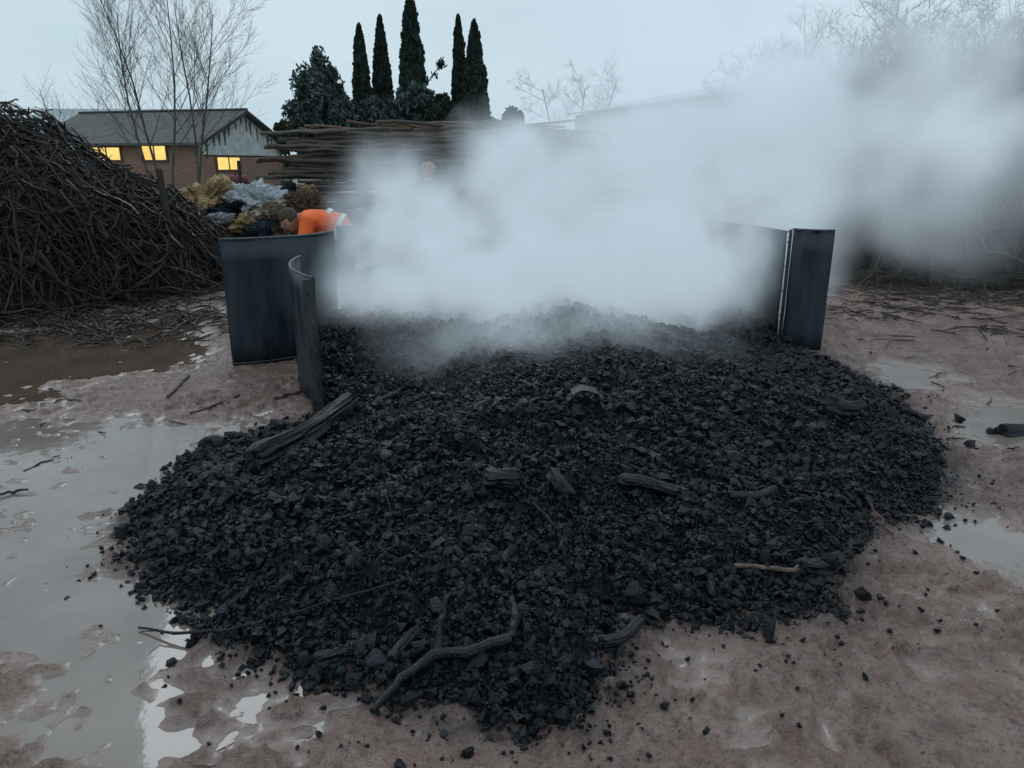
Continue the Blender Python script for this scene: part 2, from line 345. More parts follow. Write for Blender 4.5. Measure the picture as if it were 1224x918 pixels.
for (px,py,r,lb) in [(757,722,.040,'biggest rounded charcoal lump near the right front edge of the pile'),(490,665,.034,'large charcoal lump lying left of the pile centre, above the long thin black twig'),(990,682,.05,'charred block at the right end of the tan twig'),(180,585,.024,'charcoal lump standing at the left rim of the pile'),(1160,535,.035,'charcoal lump on the mud right of the pile, by the far puddle'),(918,762,.026,'charcoal lump on the mud below the tan twig'),(1030,715,.030,'charcoal lump lying on mud right of the pile below the charred block'),(228,775,.02,'charcoal lump near the left end of the long black twig'),(1145,505,.03,'charcoal lump upper right of the pile edge'),(560,905,.018,'charcoal lump at the bottom edge in front of the pile'),(1185,520,.03,'charcoal lump near the dark log at right edge'),
 (150,640,.04,'charcoal lump at the leftmost tip of the pile, at the puddle'),(520,700,.028,'rounded charcoal lump right of the upper end of the long black twig'),(250,532,.035,'charcoal lump on the upper left corner of the pile beside the grooved log')]:
    lump(px,py,r,lb)
for grp,lab,box,n in (('charcoal bits in front of the pile','small charcoal bit scattered on the mud in front of the pile',(480,890,960,775),12),('charcoal bits right of the pile','small charcoal bit scattered on the mud right of the pile',(1010,760,1170,610),16),('charcoal bits left of the pile','small charcoal bit lying in the shallow water left of the pile',(30,600,190,760),9)):
    for i in range(n):
        for _ in range(30):
            px=random.uniform(box[0],box[2]); py=random.uniform(min(box[1],box[3]),max(box[1],box[3])); p=P(px,py)
            dd=float(psd(np.array([p[0]]),np.array([p[1]]))[0])
            if -.7<dd<-.05 and random.random()<math.exp(dd/.25)+.1: break
        lump(px,py,random.uniform(.006,.013),lab,grp,sink=.25)
# ---------------------------------------------------------------- charred logs, sticks
def log_obj(name,p0,p1,r,label,cat='charred log',m='char',bend=.02,n=22,k=18,rough=.14,r1=None,seed=1,group=None,flat=1.0,endc=None):
    p0=Vector(p0);p1=Vector(p1); ax=(p1-p0); Ln=ax.length; ax.normalize(); side=ax.cross(Vector((0,0,1))).normalized(); up=side.cross(ax)
    V=[];Fc=[]; r1=r1 or r*.9
    for i in range(k):
        t=i/(k-1); c=p0+ax*Ln*t+side*bend*math.sin(t*math.pi)+up*bend*.5*math.sin(t*5+seed)
        for j in range(n):
            a=2*math.pi*j/n; rr=(r*(1-t)+r1*t)*(1+rough*float(vn(math.cos(a)*3+seed*3,math.sin(a)*3+t*1.5))+rough*.7*float(vn(j*1.7,t*7+seed))-(.10 if j%4==0 else 0))
            if i in(0,k-1): rr*=.86
            jit=ax*(.35*r*float(vn(j*.9+seed,4.2)) if i in (0,k-1) else 0)
            V.append(tuple(c+side*math.cos(a)*rr+up*math.sin(a)*rr*flat+jit))
    for i in range(k-1):
        for j in range(n): Fc.append((i*n+j,i*n+(j+1)%n,(i+1)*n+(j+1)%n,(i+1)*n+j))
    mb=MB(); mb.v=V+[tuple(p0+ax*r*.06),tuple(p1-ax*r*.06)]; c0=len(V)
    for j in range(n): Fc.append((c0,(j+1)%n,j)); Fc.append((c0+1,(k-1)*n+j,(k-1)*n+(j+1)%n))
    mb.f=Fc; o=mb.build(name,M[m],origin=tuple(p0),smooth=False); 
    if cat: tag(o,label,cat,group)
    return o
def plog(px0,py0,px1,py1,r,label,dz0=.6,dz1=.6,lift=.012,**k):
    a=hit(px0,py0,r*dz0+lift); b=hit(px1,py1,r*dz1+lift); return log_obj('charred_log',a,b,r,label,**k)
plog(304,560,424,490,.060,'long thick grooved charred log leaning from the left pile edge towards the kiln panel',seed=3,rough=.28,dz1=.8,r1=.05,n=26)
plog(583,580,622,588,.045,'short round charred log stub near the middle of the pile',seed=4,dz0=.9,dz1=.9)
plog(660,576,682,607,.038,'short split charred log with pale end, right of the round stub',seed=5,rough=.2,dz0=.9,dz1=.9)
plog(742,582,812,594,.040,'flat charred slab right of the split log on the pile',seed=6,flat=.6,rough=.22,dz0=.8)
plog(378,808,440,775,.036,'charred log at the lower left front edge of the pile',seed=7,rough=.25)
plog(982,490,1030,498,.055,'charred log stump on the upper right flank of the pile',seed=8,rough=.3)
plog(1196,522,1260,512,.05,'charred log lying on the mud at the right photo edge',seed=9,lift=0)
plog(955,686,1003,680,.035,'dark charred stub touching the right tip of the tan twig',seed=10,rough=.3)
plog(270,532,240,538,.028,'small charred stick end at the upper left rim of the pile',seed=11)
plog(445,488,478,470,.014,'thin charred stick on the pile just right of the near kiln panel',seed=12)
plog(1075,495,1110,502,.02,'small charred stick at the far right rim of the pile',seed=13)
plog(870,600,925,592,.025,'charred stick half buried right of the flat slab',seed=14,dz0=.2,dz1=.5)
plog(500,760,470,800,.02,'charred stick poking from the pile left of the forked branch',seed=15,dz0=.2)
plog(720,775,765,752,.022,'short charred log at the front right rim of the pile',seed=16)
c=hit(700,486); mb=MB(); n=14
for s_ in range(n):
    a=math.pi*(.02+.96*s_/(n-1))
    for yy in (0,.05,.11):
        for rr in (.095,.078):
            mb.v.append((c.x+math.cos(a)*rr*(1+.08*math.sin(s_*2.1)),c.y+yy+.01*math.sin(s_),c.z+math.sin(a)*rr*.85))
for s_ in range(n-1):
    for q in range(2):
        b=s_*6+q*2; mb.f.append((b,b+2,b+8,b+6)); mb.f.append((b+1,b+7,b+9,b+3))
    mb.f.append((s_*6,s_*6+6,s_*6+7,s_*6+1)); mb.f.append((s_*6+4,s_*6+5,s_*6+11,s_*6+10))
tag(mb.build('bark_piece',M['char'],origin=tuple(c)),'arched hollow piece of charred bark on the upper middle of the pile','charred bark')
def stick(name,pix,rad,label,m='char',cat='stick',n=7,sub=4,wob=.01,branches=(),dz=.7,group=None,lift=0):
    def line(pix,rad):
        pts=[hit(p[0],p[1],lift+(p[2] if len(p)>2 else 0)+rad[min(i,len(rad)-1)]*dz) for i,p in enumerate(pix)]
        out=[];rr=[]
        for i in range(len(pts)-1):
            for s_ in range(sub):
                t=s_/sub; out.append(pts[i].lerp(pts[i+1],t)+Vector((random.uniform(-wob,wob),random.uniform(-wob,wob),random.uniform(-wob,wob)*.5)) ); rr.append((rad[i]*(1-t)+rad[i+1]*t)*random.uniform(.85,1.15))
        out.append(pts[-1]); rr.append(rad[-1]); return out,rr
    mb=MB(); o,r=line(pix,rad); mb.tube(o,r,n); org=tuple(o[0])
    for bp,br in branches:
        o,r=line(bp,br); mb.tube(o,r,n)
    return tag(mb.build(name,M[m],origin=org,smooth=False),label,cat,group)
stick('forked_branch',[(445,862),(480,822),(520,798),(560,792),(612,775)],[.013,.015,.020,.021,.018],'forked charred branch lying across the front of the pile',n=10,wob=.004,dz=1.2,lift=.015,branches=[([(612,775),(616,755,.02),(612,735,.035)],[.018,.014,.009]),([(522,798),(527,770,.03),(534,742,.06)],[.015,.012,.008])],cat='branch')
stick('long_twig',[(168,762),(215,770),(270,766),(360,742),(430,722),(490,704)],[.004,.006,.006,.005,.005,.003],'long thin black twig reaching over the left front of the pile',wob=.003,dz=1,lift=.034,branches=[([(215,770),(190,768,.01),(172,772,.02)],[.004,.003,.002]),([(455,715),(452,690,.03),(478,672,.05)],[.004,.003,.002])],cat='twig')
stick('tan_twig',[(876,684),(910,686),(945,690),(970,688)],[.010,.010,.009,.005],'pale tan twig on the right flank of the pile','twig',cat='twig',wob=.004,dz=1,lift=.018,branches=[([(945,690),(955,684,.01),(962,678,.02)],[.006,.004,.003])])
stick('brown_stick',[(200,476),(212,464),(226,450)],[.010,.011,.009],'short brown stick on wet mud left of the kiln panels','twigr',cat='stick')
stick('brown_stick',[(228,496),(255,487),(286,474)],[.008,.009,.007],'brown stick with kink on the mud below the outer left kiln panel','twigr',cat='stick')
stick('brown_stick',[(330,478),(345,474),(365,468)],[.012,.012,.01],'thick brown stick beside the foot of the near kiln panel','twigr',cat='stick')
stick('brown_stick',[(-10,594),(15,592),(34,588)],[.007,.007,.005],'dark stick lying in the pale puddle at the left photo edge','bark',cat='stick',lift=.01)
stick('brown_twig',[(30,566),(50,556),(72,547)],[.004,.005,.003],'thin dark twig floating in the pale puddle at left','bark',cat='twig',lift=.01)
stick('red_twig',[(1040,605),(1052,625),(1068,648)],[.007,.006,.004],'red-brown twig on the mud at the right rim of the pile','twigr',cat='twig',lift=.01)
stick('black_twig',[(640,610),(655,632),(668,645)],[.004,.004,.003],'thin black twig bent on the pile below the split log',cat='twig',lift=.03)
stick('black_twig',[(452,580),(462,605),(466,620)],[.004,.004,.003],'thin black twig standing left of the pile middle',cat='twig',lift=.03)
for i in range(40):
    if i<15: px,py=random.uniform(0,260),random.uniform(395,560); lab,g='thin dark twig lying on the wet mud and puddles at left','litter twigs left'
    else: px,py=random.uniform(1000,1220),random.uniform(345,600); lab,g='thin brown twig lying on the mud right of the kiln','litter twigs right'
    dx=random.uniform(-28,28); dy=random.uniform(-7,7)
    stick('litter_twig',[(px,py),(px+dx*.5,py+dy*.3),(px+dx,py+dy)],[.004,.006,.003],lab,random.choice(['bark','twigr','bark']),cat='twig',n=5,sub=2,group=g,lift=.006)
# ---------------------------------------------------------------- kiln panels
def arc3(p0,pm,p1,n=24):
    (ax,ay),(bx,by),(cx_,cy_)=p0,pm,p1
    D=2*(ax*(by-cy_)+bx*(cy_-ay)+cx_*(ay-by))
    ux=((ax*ax+ay*ay)*(by-cy_)+(bx*bx+by*by)*(cy_-ay)+(cx_*cx_+cy_*cy_)*(ay-by))/D
    uy=((ax*ax+ay*ay)*(cx_-bx)+(bx*bx+by*by)*(ax-cx_)+(cx_*cx_+cy_*cy_)*(bx-ax))/D
    r=math.hypot(ax-ux,ay-uy); a0=math.atan2(ay-uy,ax-ux); am=math.atan2(by-uy,bx-ux); a1=math.atan2(cy_-uy,cx_-ux)
    w=lambda a:(a-a0+math.pi*4)%(2*math.pi)
    e=w(a1)
    if not w(am)<e: e-=2*math.pi
    return [(ux+r*math.cos(a0+e*i/(n-1)),uy+r*math.sin(a0+e*i/(n-1))) for i in range(n)]
def kiln_panel(pts,h,z0,label,flanges=(0,),m='steel',out=1,fw=.075):
    org=(pts[0][0],pts[0][1],z0); root=E('kiln_panel',label,'kiln panel',org)
    n=len(pts); th=.006; mb=MB(); nz=6
    def nrm(i):
        a=Vector(pts[max(i-1,0)]);b=Vector(pts[min(i+1,n-1)]);d=(b-a).normalized(); return Vector((-d.y,d.x))*out
    for s_ in (0,1):
        for k in range(nz+1):
            for i in range(n):
                q=Vector(pts[i])+nrm(i)*(th*s_+.010*float(vn(i*.3+z0*9,k*.8+pts[0][0])))
                mb.v.append((q.x,q.y,z0+h*k/nz))
    L_=(nz+1)*n
    for k in range(nz):
        for i in range(n-1):
            a=k*n+i; mb.f.append((a,a+1,a+n+1,a+n)); mb.f.append((L_+a,L_+a+n,L_+a+n+1,L_+a+1))
    for i in range(n-1):
        mb.f.append((i,L_+i,L_+i+1,i+1)); t=nz*n+i; mb.f.append((t,t+1,L_+t+1,L_+t))
    for k in range(nz):
        for i in (0,n-1):
            a=k*n+i; mb.f.append((a,a+n,L_+a+n,L_+a))
    mb.build('sheet',M[m],root,org,smooth=True)
    rm=MB(); rm.tube([(*(Vector(p)+nrm(i)*.004),z0+h+.004) for i,p in enumerate(pts)],.009,6); rm.build('rim',M['rim'],root,org,smooth=True)
    rm=MB(); rm.tube([(*(Vector(p)+nrm(i)*.012),z0+.03) for i,p in enumerate(pts)],.008,6); rm.build('bottom_rim',M['steel2'],root,org,smooth=True)
    for e in flanges:
        i=0 if e==0 else n-1; d=nrm(i); t=(Vector(pts[1])-Vector(pts[0])).normalized() if e==0 else (Vector(pts[-1])-Vector(pts[-2])).normalized()*-1
        c_=Vector(pts[i])+d*(fw/2+.008)-t*.006; fl=MB().box((c_.x,c_.y,z0+h/2),(fw,.010,h),math.atan2(d.y,d.x)).build('flange',M['steel2'],root,org)
        for k in range(5):
            zz=z0+h*(.1+.2*k); b_=MB(); q=Vector(pts[i])+d*(fw*.6)-t*.012
            b_.tube([(q.x,q.y,zz),(q.x-t.x*.016,q.y-t.y*.016,zz)],.012,6); b_.build('bolt',M['rim'],fl,org)
    return root
kiln_panel(arc3((-1.257,4.70),(-1.53,5.15),(-1.66,5.85)),.90,.0,'near left kiln panel with bolted end flange, standing at the edge of the charcoal',flanges=(0,),out=1,m='steel')
kiln_panel(arc3((-2.29,5.86),(-1.95,6.0),(-1.56,6.55)),1.03,.0,'outer left blue-black kiln panel standing apart beside the puddle',flanges=(),out=-1)
kiln_panel(arc3((-1.50,6.95),(-1.0,8.0),(.3,8.72)),.62,.0,'rear left kiln panel hidden in the thick steam',flanges=(1,),out=1)
kiln_panel(arc3((.36,8.74),(1.5,8.4),(2.2,7.45)),.7,.0,'rear right kiln panel behind the steam',flanges=(0,),out=1)
kiln_panel(arc3((2.38,6.50),(2.27,7.1),(1.98,7.75)),1.03,.0,'dark inner right kiln panel beside the charcoal',flanges=(),out=-1)
kiln_panel(arc3((2.41,6.44),(2.56,6.31),(2.70,6.30)),1.06,.0,'right outer kiln panel with upright flange at the pile edge',flanges=(0,),out=-1,fw=.035)
# ---------------------------------------------------------------- brush heaps
def heapH(x,y,hp):
    cx_,cy_,rx,ry,h,e=hp; r2=((x-cx_)/rx)**2+((y-cy_)/ry)**2
    return h*max(0,1-r2)**e*(1+.14*float(vn(x*.9+3,y*.9))+.10*float(vn(x*2.7,y*2.7+7)))
def branch_pts(hp,Lr,lift=.10,gn=.3):
    cx_,cy_,rx,ry,h,e=hp
    a=random.uniform(math.pi*.85,math.pi*2.15) if random.random()<.85 else random.uniform(0,6.28); rr=math.sqrt(random.random())*1.0
    x=cx_+rx*rr*math.cos(a); y=cy_+ry*rr*math.sin(a)
    Lg=random.uniform(*Lr); an=random.gauss(0,1.0)+ (math.pi if random.random()<.5 else 0); k=7; pts=[]; cv=random.uniform(-1.2,1.2); dep=random.uniform(-.10,lift); tz=random.uniform(-.5,.5)*.6
    for i in range(k):
        t=i/(k-1)-.5
        pts.append((x,y,max(.02,heapH(x,y,hp)*.98+dep+tz*t*Lg+random.uniform(-.03,.03)))); 
        an+=cv/k+random.uniform(-gn,gn); x+=math.cos(an)*Lg/k; y+=math.sin(an)*Lg/k
    return pts
def heap(name,hp,n,Lr,m,label,cat,rr=(.007,.022),lift=.14,core=True,gn=.3):
    mb=MB()
    if core:
        cx_,cy_,rx,ry,h,e=hp; g=26
        for i in range(g+1):
            for j in range(g+1):
                x=cx_+rx*(i/g*2-1); y=cy_+ry*(j/g*2-1); mb.v.append((x,y,heapH(x,y,hp)*.93-.16))
        for i in range(g):
            for j in range(g): b=i*(g+1)+j; mb.f.append((b,b+g+1,b+g+2,b+1))
    for i in range(n):
        p=branch_pts(hp,Lr,lift,gn); r=rr[0]+(rr[1]-rr[0])*random.random()**1.8; mb.tube(p,[r*(1-.09*k)*random.uniform(.8,1.2) for k in range(7)],4)
        if random.random()<.3:
            q=Vector(p[3]); dd=Vector((random.uniform(-1,1),random.uniform(-1,.3),random.uniform(0,.7))).normalized(); l=random.uniform(.1,.35)
            mb.tube([q,q+dd*l*.5,q+dd*l+Vector((0,0,-.03))],[r*.6,r*.45,r*.2],3)
    return tag(mb.build(name,M[m],origin=(hp[0],hp[1],0)),label,cat,kind='stuff')
HL=(-7.35,10.3,3.5,2.9,2.0,.85); HR=(8.8,13.0,5.0,3.6,3.0,.6); HR2=(5.3,14.5,2.6,2.3,2.4,.8)
heap('brush_heap',HL,6500,(.25,1.1),'bark','big tangled heap of dark brown vine branches at left','brush heap',rr=(.005,.026),lift=.20,gn=.6)
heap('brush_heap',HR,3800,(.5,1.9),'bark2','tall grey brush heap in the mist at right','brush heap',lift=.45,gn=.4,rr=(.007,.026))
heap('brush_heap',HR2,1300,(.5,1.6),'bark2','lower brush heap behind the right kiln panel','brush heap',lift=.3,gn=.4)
def one_branches(hp,n,m,label,group,Lr,rr):
    protos=[]
    for i in range(10):
        k=9; an=0; x=y=0; pts=[]; z=0
        for q in range(k):
            pts.append((x-.5,y,z)); an+=random.uniform(-.7,.7); x+=1/(k-1); y+=math.sin(an)*.12; z=-.10*(q/(k-1)-.5)**2+random.uniform(-.03,.03)
        mb=MB(); mb.tube(pts,[.022*(1-.08*q)*random.uniform(.7,1.3) for q in range(k)],7)
        for q in (2,4,5):
            v=Vector(pts[q]); s_=random.choice((-1,1)); mb.tube([v,v+Vector((.07,s_*.07,.03)),v+Vector((.16,s_*.10,.07))],[.012,.009,.004],4)
        protos.append(mb)
    objs=[p.build('branch',M[m]) for p in protos]
    for i in range(n):
        p=branch_pts(hp,Lr,.14); a,b=Vector(p[1]),Vector(p[5]); c_=(a+b)/2; dr=(b-a).normalized()
        o=objs[i] if i<10 else objs[i%10].copy()
        if i>=10: C.objects.link(o)
        o.rotation_mode='QUATERNION'; o.rotation_quaternion=dr.to_track_quat('X','Z'); o.location=c_+Vector((0,-.02,.06)); s_=random.uniform(*Lr)*.8; o.scale=(s_,s_,s_*random.uniform(*rr))
        tag(o,label,'branch',group)
one_branches(HL,150,'bark','crooked dark branch lying on the big left brush heap','branches on the left brush heap',(.6,1.5),(.8,1.1))
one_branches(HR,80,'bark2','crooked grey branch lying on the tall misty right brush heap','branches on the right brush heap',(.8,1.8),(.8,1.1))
mb=MB()
for i in range(1300):
    x=random.gauss(-5.2,1.6); y=random.gauss(7.7,.85)
    if y<6.4 or x>-2.6: continue
    a=random.uniform(0,6.28); l=random.uniform(.05,.35); z=.03
    mb.tube([(x,y,z),(x+math.cos(a)*l*.5,y+math.sin(a)*l*.5,z+random.uniform(0,.05)),(x+math.cos(a+.3)*l,y+math.sin(a+.3)*l,z)],[.008,.010,.004],4)
tag(mb.build('wood_litter',M['bark'],origin=(-5,7.6,0)),'litter of bark and twig bits at the foot of the left brush heap','wood litter',kind='stuff')
mb=MB()
for i in range(1100):
    x=random.gauss(6.0,1.8); y=random.gauss(9.5,1.3)
    if y<6.6: continue
    a=random.uniform(0,6.28); l=random.uniform(.05,.6); z=.03
    mb.tube([(x,y,z),(x+math.cos(a)*l*.5,y+math.sin(a)*l*.5,z+random.uniform(0,.04)),(x+math.cos(a+.3)*l,y+math.sin(a+.3)*l,z)],[.007,.009,.004],4)
tag(mb.build('wood_litter',M['bark2'],origin=(6,10,0)),'twig litter on the mud at the foot of the right brush heap','wood litter',kind='stuff')
# ---------------------------------------------------------------- log stack
protos=[]
for i in range(9):
    L_=random.uniform(1.6,2.8); r=random.uniform(.022,.044); k=9; rt=[]
    pts=[(L_*(q/(k-1)-.5),random.uniform(-.03,.03),random.uniform(-.026,.026)) for q in range(k)]
    root=E('stacked_log','x','log'); mb=MB(); mb.tube(pts,[r*random.uniform(.85,1.1)*(1-.02*q) for q in range(k)],8,cap=False); mb.build('bark',M['pole2' if i in(2,) else 'pole'],root,smooth=True)
    for e in (0,-1):
        p=Vector(pts[e]); s_=1 if e else -1; m_=MB(); m_.tube([p-Vector((.01*s_,0,0)),p+Vector((.004*s_,0,0))],[r*.97,r*.9],9); m_.build('cut_end',M['cutend'],root)
    protos.append(root)
def cp_tree(o,parent=None):
    c_=o.copy(); C.objects.link(c_)
    if parent is not None: c_.parent=parent
    for ch in list(o.children): cp_tree(ch,c_)
    return c_
cnt=0
for row,(Y,nl,st) in enumerate(((14.0,40,.054),(14.3,24,.090))):
    for lay in range(nl):
        z=.04+lay*st+row*.02
        x=-4.45+random.uniform(-.25,.35)+lay*st*.18
        xe=1.5-abs(z-1.0)*.3+random.uniform(-.4,.3)
        while x<xe-.4:
            i=random.randrange(9) if cnt>=9 else cnt; o=protos[i] if cnt<9 else cp_tree(protos[i]); L_=2.1
            o.location=(x+L_/2,Y+random.uniform(-.18,.10),z+random.uniform(-.025,.025)); o.rotation_euler=(random.uniform(0,6),random.uniform(-.04,.04),random.uniform(-.12,.12))
            tag(o,'weathered pole lying in the long log stack behind the steam','log','poles of the log stack'); x+=L_*random.uniform(.72,1.0); cnt+=1
for i in range(16):
    o=cp_tree(protos[[2,2,5,7][i%4]]); o.location=(random.uniform(-3.0,.6),14.1+random.uniform(-.2,.4),2.17+random.uniform(-.02,.10)); o.rotation_euler=(random.uniform(0,6),random.uniform(-.12,.12),random.uniform(-.4,.4)); tag(o,'pole lying askew on top of the log stack','log','poles on top of the stack')
print('logs',cnt)
# ---------------------------------------------------------------- sacks
def sack(px,py,Y,s,m,label,seed):
    bm=bmesh.new(); bmesh.ops.create_icosphere(bm,subdivisions=5,radius=1)
    for v in bm.verts:
        q=v.co.copy(); r1=1-2*abs(float(vn(q.x*1.6+seed+q.z*.7,q.y*1.6+q.z*1.1))); r2=1-2*abs(float(vn(q.x*3.4+q.z*2+seed*3,q.y*3.4-q.z*2.5))); r3=1-2*abs(float(vn(q.x*8-q.z*5+seed,q.y*8+q.z*4)))
        v.co=q*(.62+.20*r1+.26*r2+.14*r3)
        v.co.x+=.25*float(vn(q.y*1.5+seed,q.z*1.5)); v.co.z+=.25*float(vn(q.x*1.5+seed,q.y*1.5+4))
        if v.co.z<-.5: v.co.z=-.5+ (v.co.z+.5)*.3
    me=bpy.data.meshes.new('sack'); bm.to_mesh(me); bm.free(); me.materials.append(M[m]); me.polygons.foreach_set('use_smooth',[True]*len(me.polygons))
    o=bpy.data.objects.new('sack',me); C.objects.link(o); o.location=at(px,py,Y); o.scale=(s[0]*1.35,s[1]*1.3,s[2]*1.35); o.rotation_euler=(random.uniform(-.3,.3),random.uniform(-.5,.5),random.uniform(-.6,.6)); tag(o,label,'sack'); return o
for i,a_ in enumerate([(248,238,13.0,(.44,.3,.26),'btan','large yellow-tan plastic sack on top of the rubbish heap'),
 (220,260,12.9,(.30,.25,.17),'bcream','cream sack at the left end of the rubbish heap'),
 (278,256,12.8,(.28,.25,.18),'bblue','dark blue sack in the middle of the rubbish heap'),
 (306,243,12.7,(.36,.28,.26),'bwhite','pale grey plastic bag beside the tan sack'),
 (338,238,13.3,(.28,.24,.2),'bblack','black plastic bag at the top right of the rubbish heap'),
 (238,279,12.7,(.34,.25,.2),'bblack','black bag at the left foot of the rubbish heap'),
 (270,284,12.5,(.36,.26,.2),'bbrown','brown sack at the foot of the rubbish heap'),
 (300,270,12.4,(.34,.25,.16),'btan','tan sack above the outer kiln panel'),
 (332,264,12.5,(.30,.24,.2),'bblack','black bag just left of the bending person'),
 (322,252,12.3,(.24,.2,.12),'bcream','small cream sack tucked under the black bags'),
 (362,250,12.9,(.34,.26,.26),'bbrown','brown sack behind the bending person'),
 (288,230,13.2,(.26,.2,.12),'bwhite','small white bag on the crest of the rubbish heap'),
 (258,264,12.3,(.24,.15,.09),'bwhite','crumpled white bag low on the front of the rubbish heap'),
 (345,275,12.4,(.30,.25,.2),'bbrown','brown sack low behind the kiln panel rim'),
 (232,252,12.5,(.22,.15,.08),'btan','small folded tan sack below the largest one'),(300,289,12.4,(.5,.3,.18),'bblue','dark sack at the bottom of the rubbish heap'),
 (285,248,12.6,(.20,.15,.08),'bblack','flat black bag between the tan and the pale grey sack'),(318,232,13.1,(.22,.2,.10),'bwhite','thin white bag beneath the topmost black bag'),(252,254,12.6,(.24,.15,.07),'bblue','folded blue sheet under the largest tan sack'),(222,244,13.0,(.16,.15,.12),'btan','tan tuft of sack at the upper left of the rubbish heap'),(357,232,13.5,(.24,.2,.12),'btan','dull tan sack behind the brown one at the right')]):
    sack(*a_,seed=i*3.7)
mb=MB(); g=20; hp=(-4.75,13.4,1.3,1.0,1.05,.8)
for i in range(g+1):
    for j in range(g+1):
        x=hp[0]+hp[2]*(i/g*2-1); y=hp[1]+hp[3]*(j/g*2-1); mb.v.append((x,y,heapH(x,y,hp)-.03+.05*float(vn(x*6,y*6))))
for i in range(g):
    for j in range(g): b=i*(g+1)+j; mb.f.append((b,b+g+1,b+g+2,b+1))
tag(mb.build('rubbish_mound',M['bbrown'],origin=(hp[0],hp[1],0),smooth=True),'brown mound of debris under the plastic sacks','rubbish mound')
# ---------------------------------------------------------------- posts, tank
def post(px,y0,Y,w,label,lean=0):
    t=at(px,y0,Y); mb=MB(); mb.tube([(t[0]-lean,Y,-.1),(t[0]-lean*.5,Y,t[2]*.5),(t[0],Y,t[2]),(t[0],Y,t[2]+.02)],[w,w*.95,w*.9,w*.6],8); tag(mb.build('post',M['post'],origin=(t[0],Y,0)),label,'post')
post(190,203,9.9,.05,'dark wooden post standing at the right slope of the left brush heap',lean=-.06)
post(285,193,17,.045,'thin dark post in front of the brick house gable')
t=at(282,216,20); root=E('red_tank','small red tank on legs in front of the brick house','tank',(t[0],20,0))
mb=MB(); mb.tube([(t[0]-.36,20,t[2]),(t[0]-.32,20,t[2]),(t[0]+.28,20,t[2]),(t[0]+.32,20,t[2])],[.07,.14,.14,.07],14); mb.build('tank_body',M['red'],root,(t[0],20,0),smooth=True)
for dx in (-.22,.2): MB().tube([(t[0]+dx,20,0),(t[0]+dx,20,t[2]-.12)],.03,6).build('leg',M['post'],root,(t[0],20,0))
MB().tube([(t[0],20,t[2]+.13),(t[0],20,t[2]+.26)],.03,8).build('filler_neck',M['red'],root,(t[0],20,0))
# ---------------------------------------------------------------- brick house
c1=Vector((-12.9,32)); c2=Vector((-11.27,38)); g=(c2-c1); gl=g.length; gd=g/gl; ld=Vector((-gd.y,gd.x)); Lh=8.4
EV=2.45; RD=3.78
root=E('brick_house','low brick house with grey roof and lit yellow windows behind the left brush heap','house',(c1.x,c1.y,0)); O=(c1.x,c1.y,0)
def W(a,l,z): p=c1+gd*a+ld*l; return (p.x,p.y,z)
mb=MB(); th=.25
mb.prism([W(0,0,0),W(0,Lh,0),W(0,Lh,EV),W(0,0,EV)],tuple(Vector(W(th,0,0))-Vector(W(0,0,0)))); mb.prism([W(gl-th,0,0),W(gl-th,Lh,0),W(gl-th,Lh,EV),W(gl-th,0,EV)],tuple(Vector(W(th,0,0))-Vector(W(0,0,0))))
mb.prism([W(th,0,0),W(gl-th,0,0),W(gl-th,0,EV-.55),W(th,0,EV-.55)],tuple(Vector(W(0,th,0))-Vector(W(0,0,0)))); mb.prism([W(th,Lh-th,0),W(gl-th,Lh-th,0),W(gl-th,Lh-th,EV),W(th,Lh-th,EV)],tuple(Vector(W(0,th,0))-Vector(W(0,0,0))))
mb.build('wall',M['brick'],root,O)
gb=MB().prism([W(.02,-.02,EV-.5),W(gl-.02,-.02,EV-.5),W(gl-.02,-.02,EV-.02),W(gl/2,-.02,RD-.06),W(.02,-.02,EV-.02)],tuple(Vector(W(0,.12,0))-Vector(W(0,0,0)))).build('gable',M['white'],root,O)
for i in range(14):
    a_=.5+i*(gl-1)/13+random.uniform(-.1,.1); h0=EV+(RD-EV)*(1-abs(a_-gl/2)/(gl/2)); l=random.uniform(.2,.75); wd=random.uniform(.05,.13)
    MB().prism([W(a_-wd,-.05,h0-.12),W(a_+wd,-.05,h0-.12),W(a_+.02,-.05,h0-.1-l),W(a_-.02,-.05,h0-.1-l)],tuple(Vector(W(0,.02,0))-Vector(W(0,0,0)))).build('hanging_creeper',M['stain'],gb,O)
mb=MB(); ov=.35
for s_ in (0,1):
    a0=-ov if s_==0 else gl+ov; zE=EV-.13
    mb.prism([W(a0,-ov,zE),W(gl/2,-ov,RD),W(gl/2,Lh+ov,RD),W(a0,Lh+ov,zE)],(0,0,.10))
rf=mb.build('roof',M['roof'],root,O)
mb=MB(); mb.tube([W(gl/2,-ov,RD+.11),W(gl/2,Lh+ov,RD+.11)],.07,6); mb.build('ridge',M['darktrim'],rf,O)
for s_ in (0,1):
    a0=-ov if s_==0 else gl+ov; MB().prism([W(a0,-ov-.03,EV-.13-.04),W(gl/2,-ov-.03,RD-.04),W(gl/2,-ov-.03,RD+.08),W(a0,-ov-.03,EV-.13+.08)],tuple(Vector(W(0,.04,0))-Vector(W(0,0,0)))).build('bargeboard',M['darktrim'],rf,O)
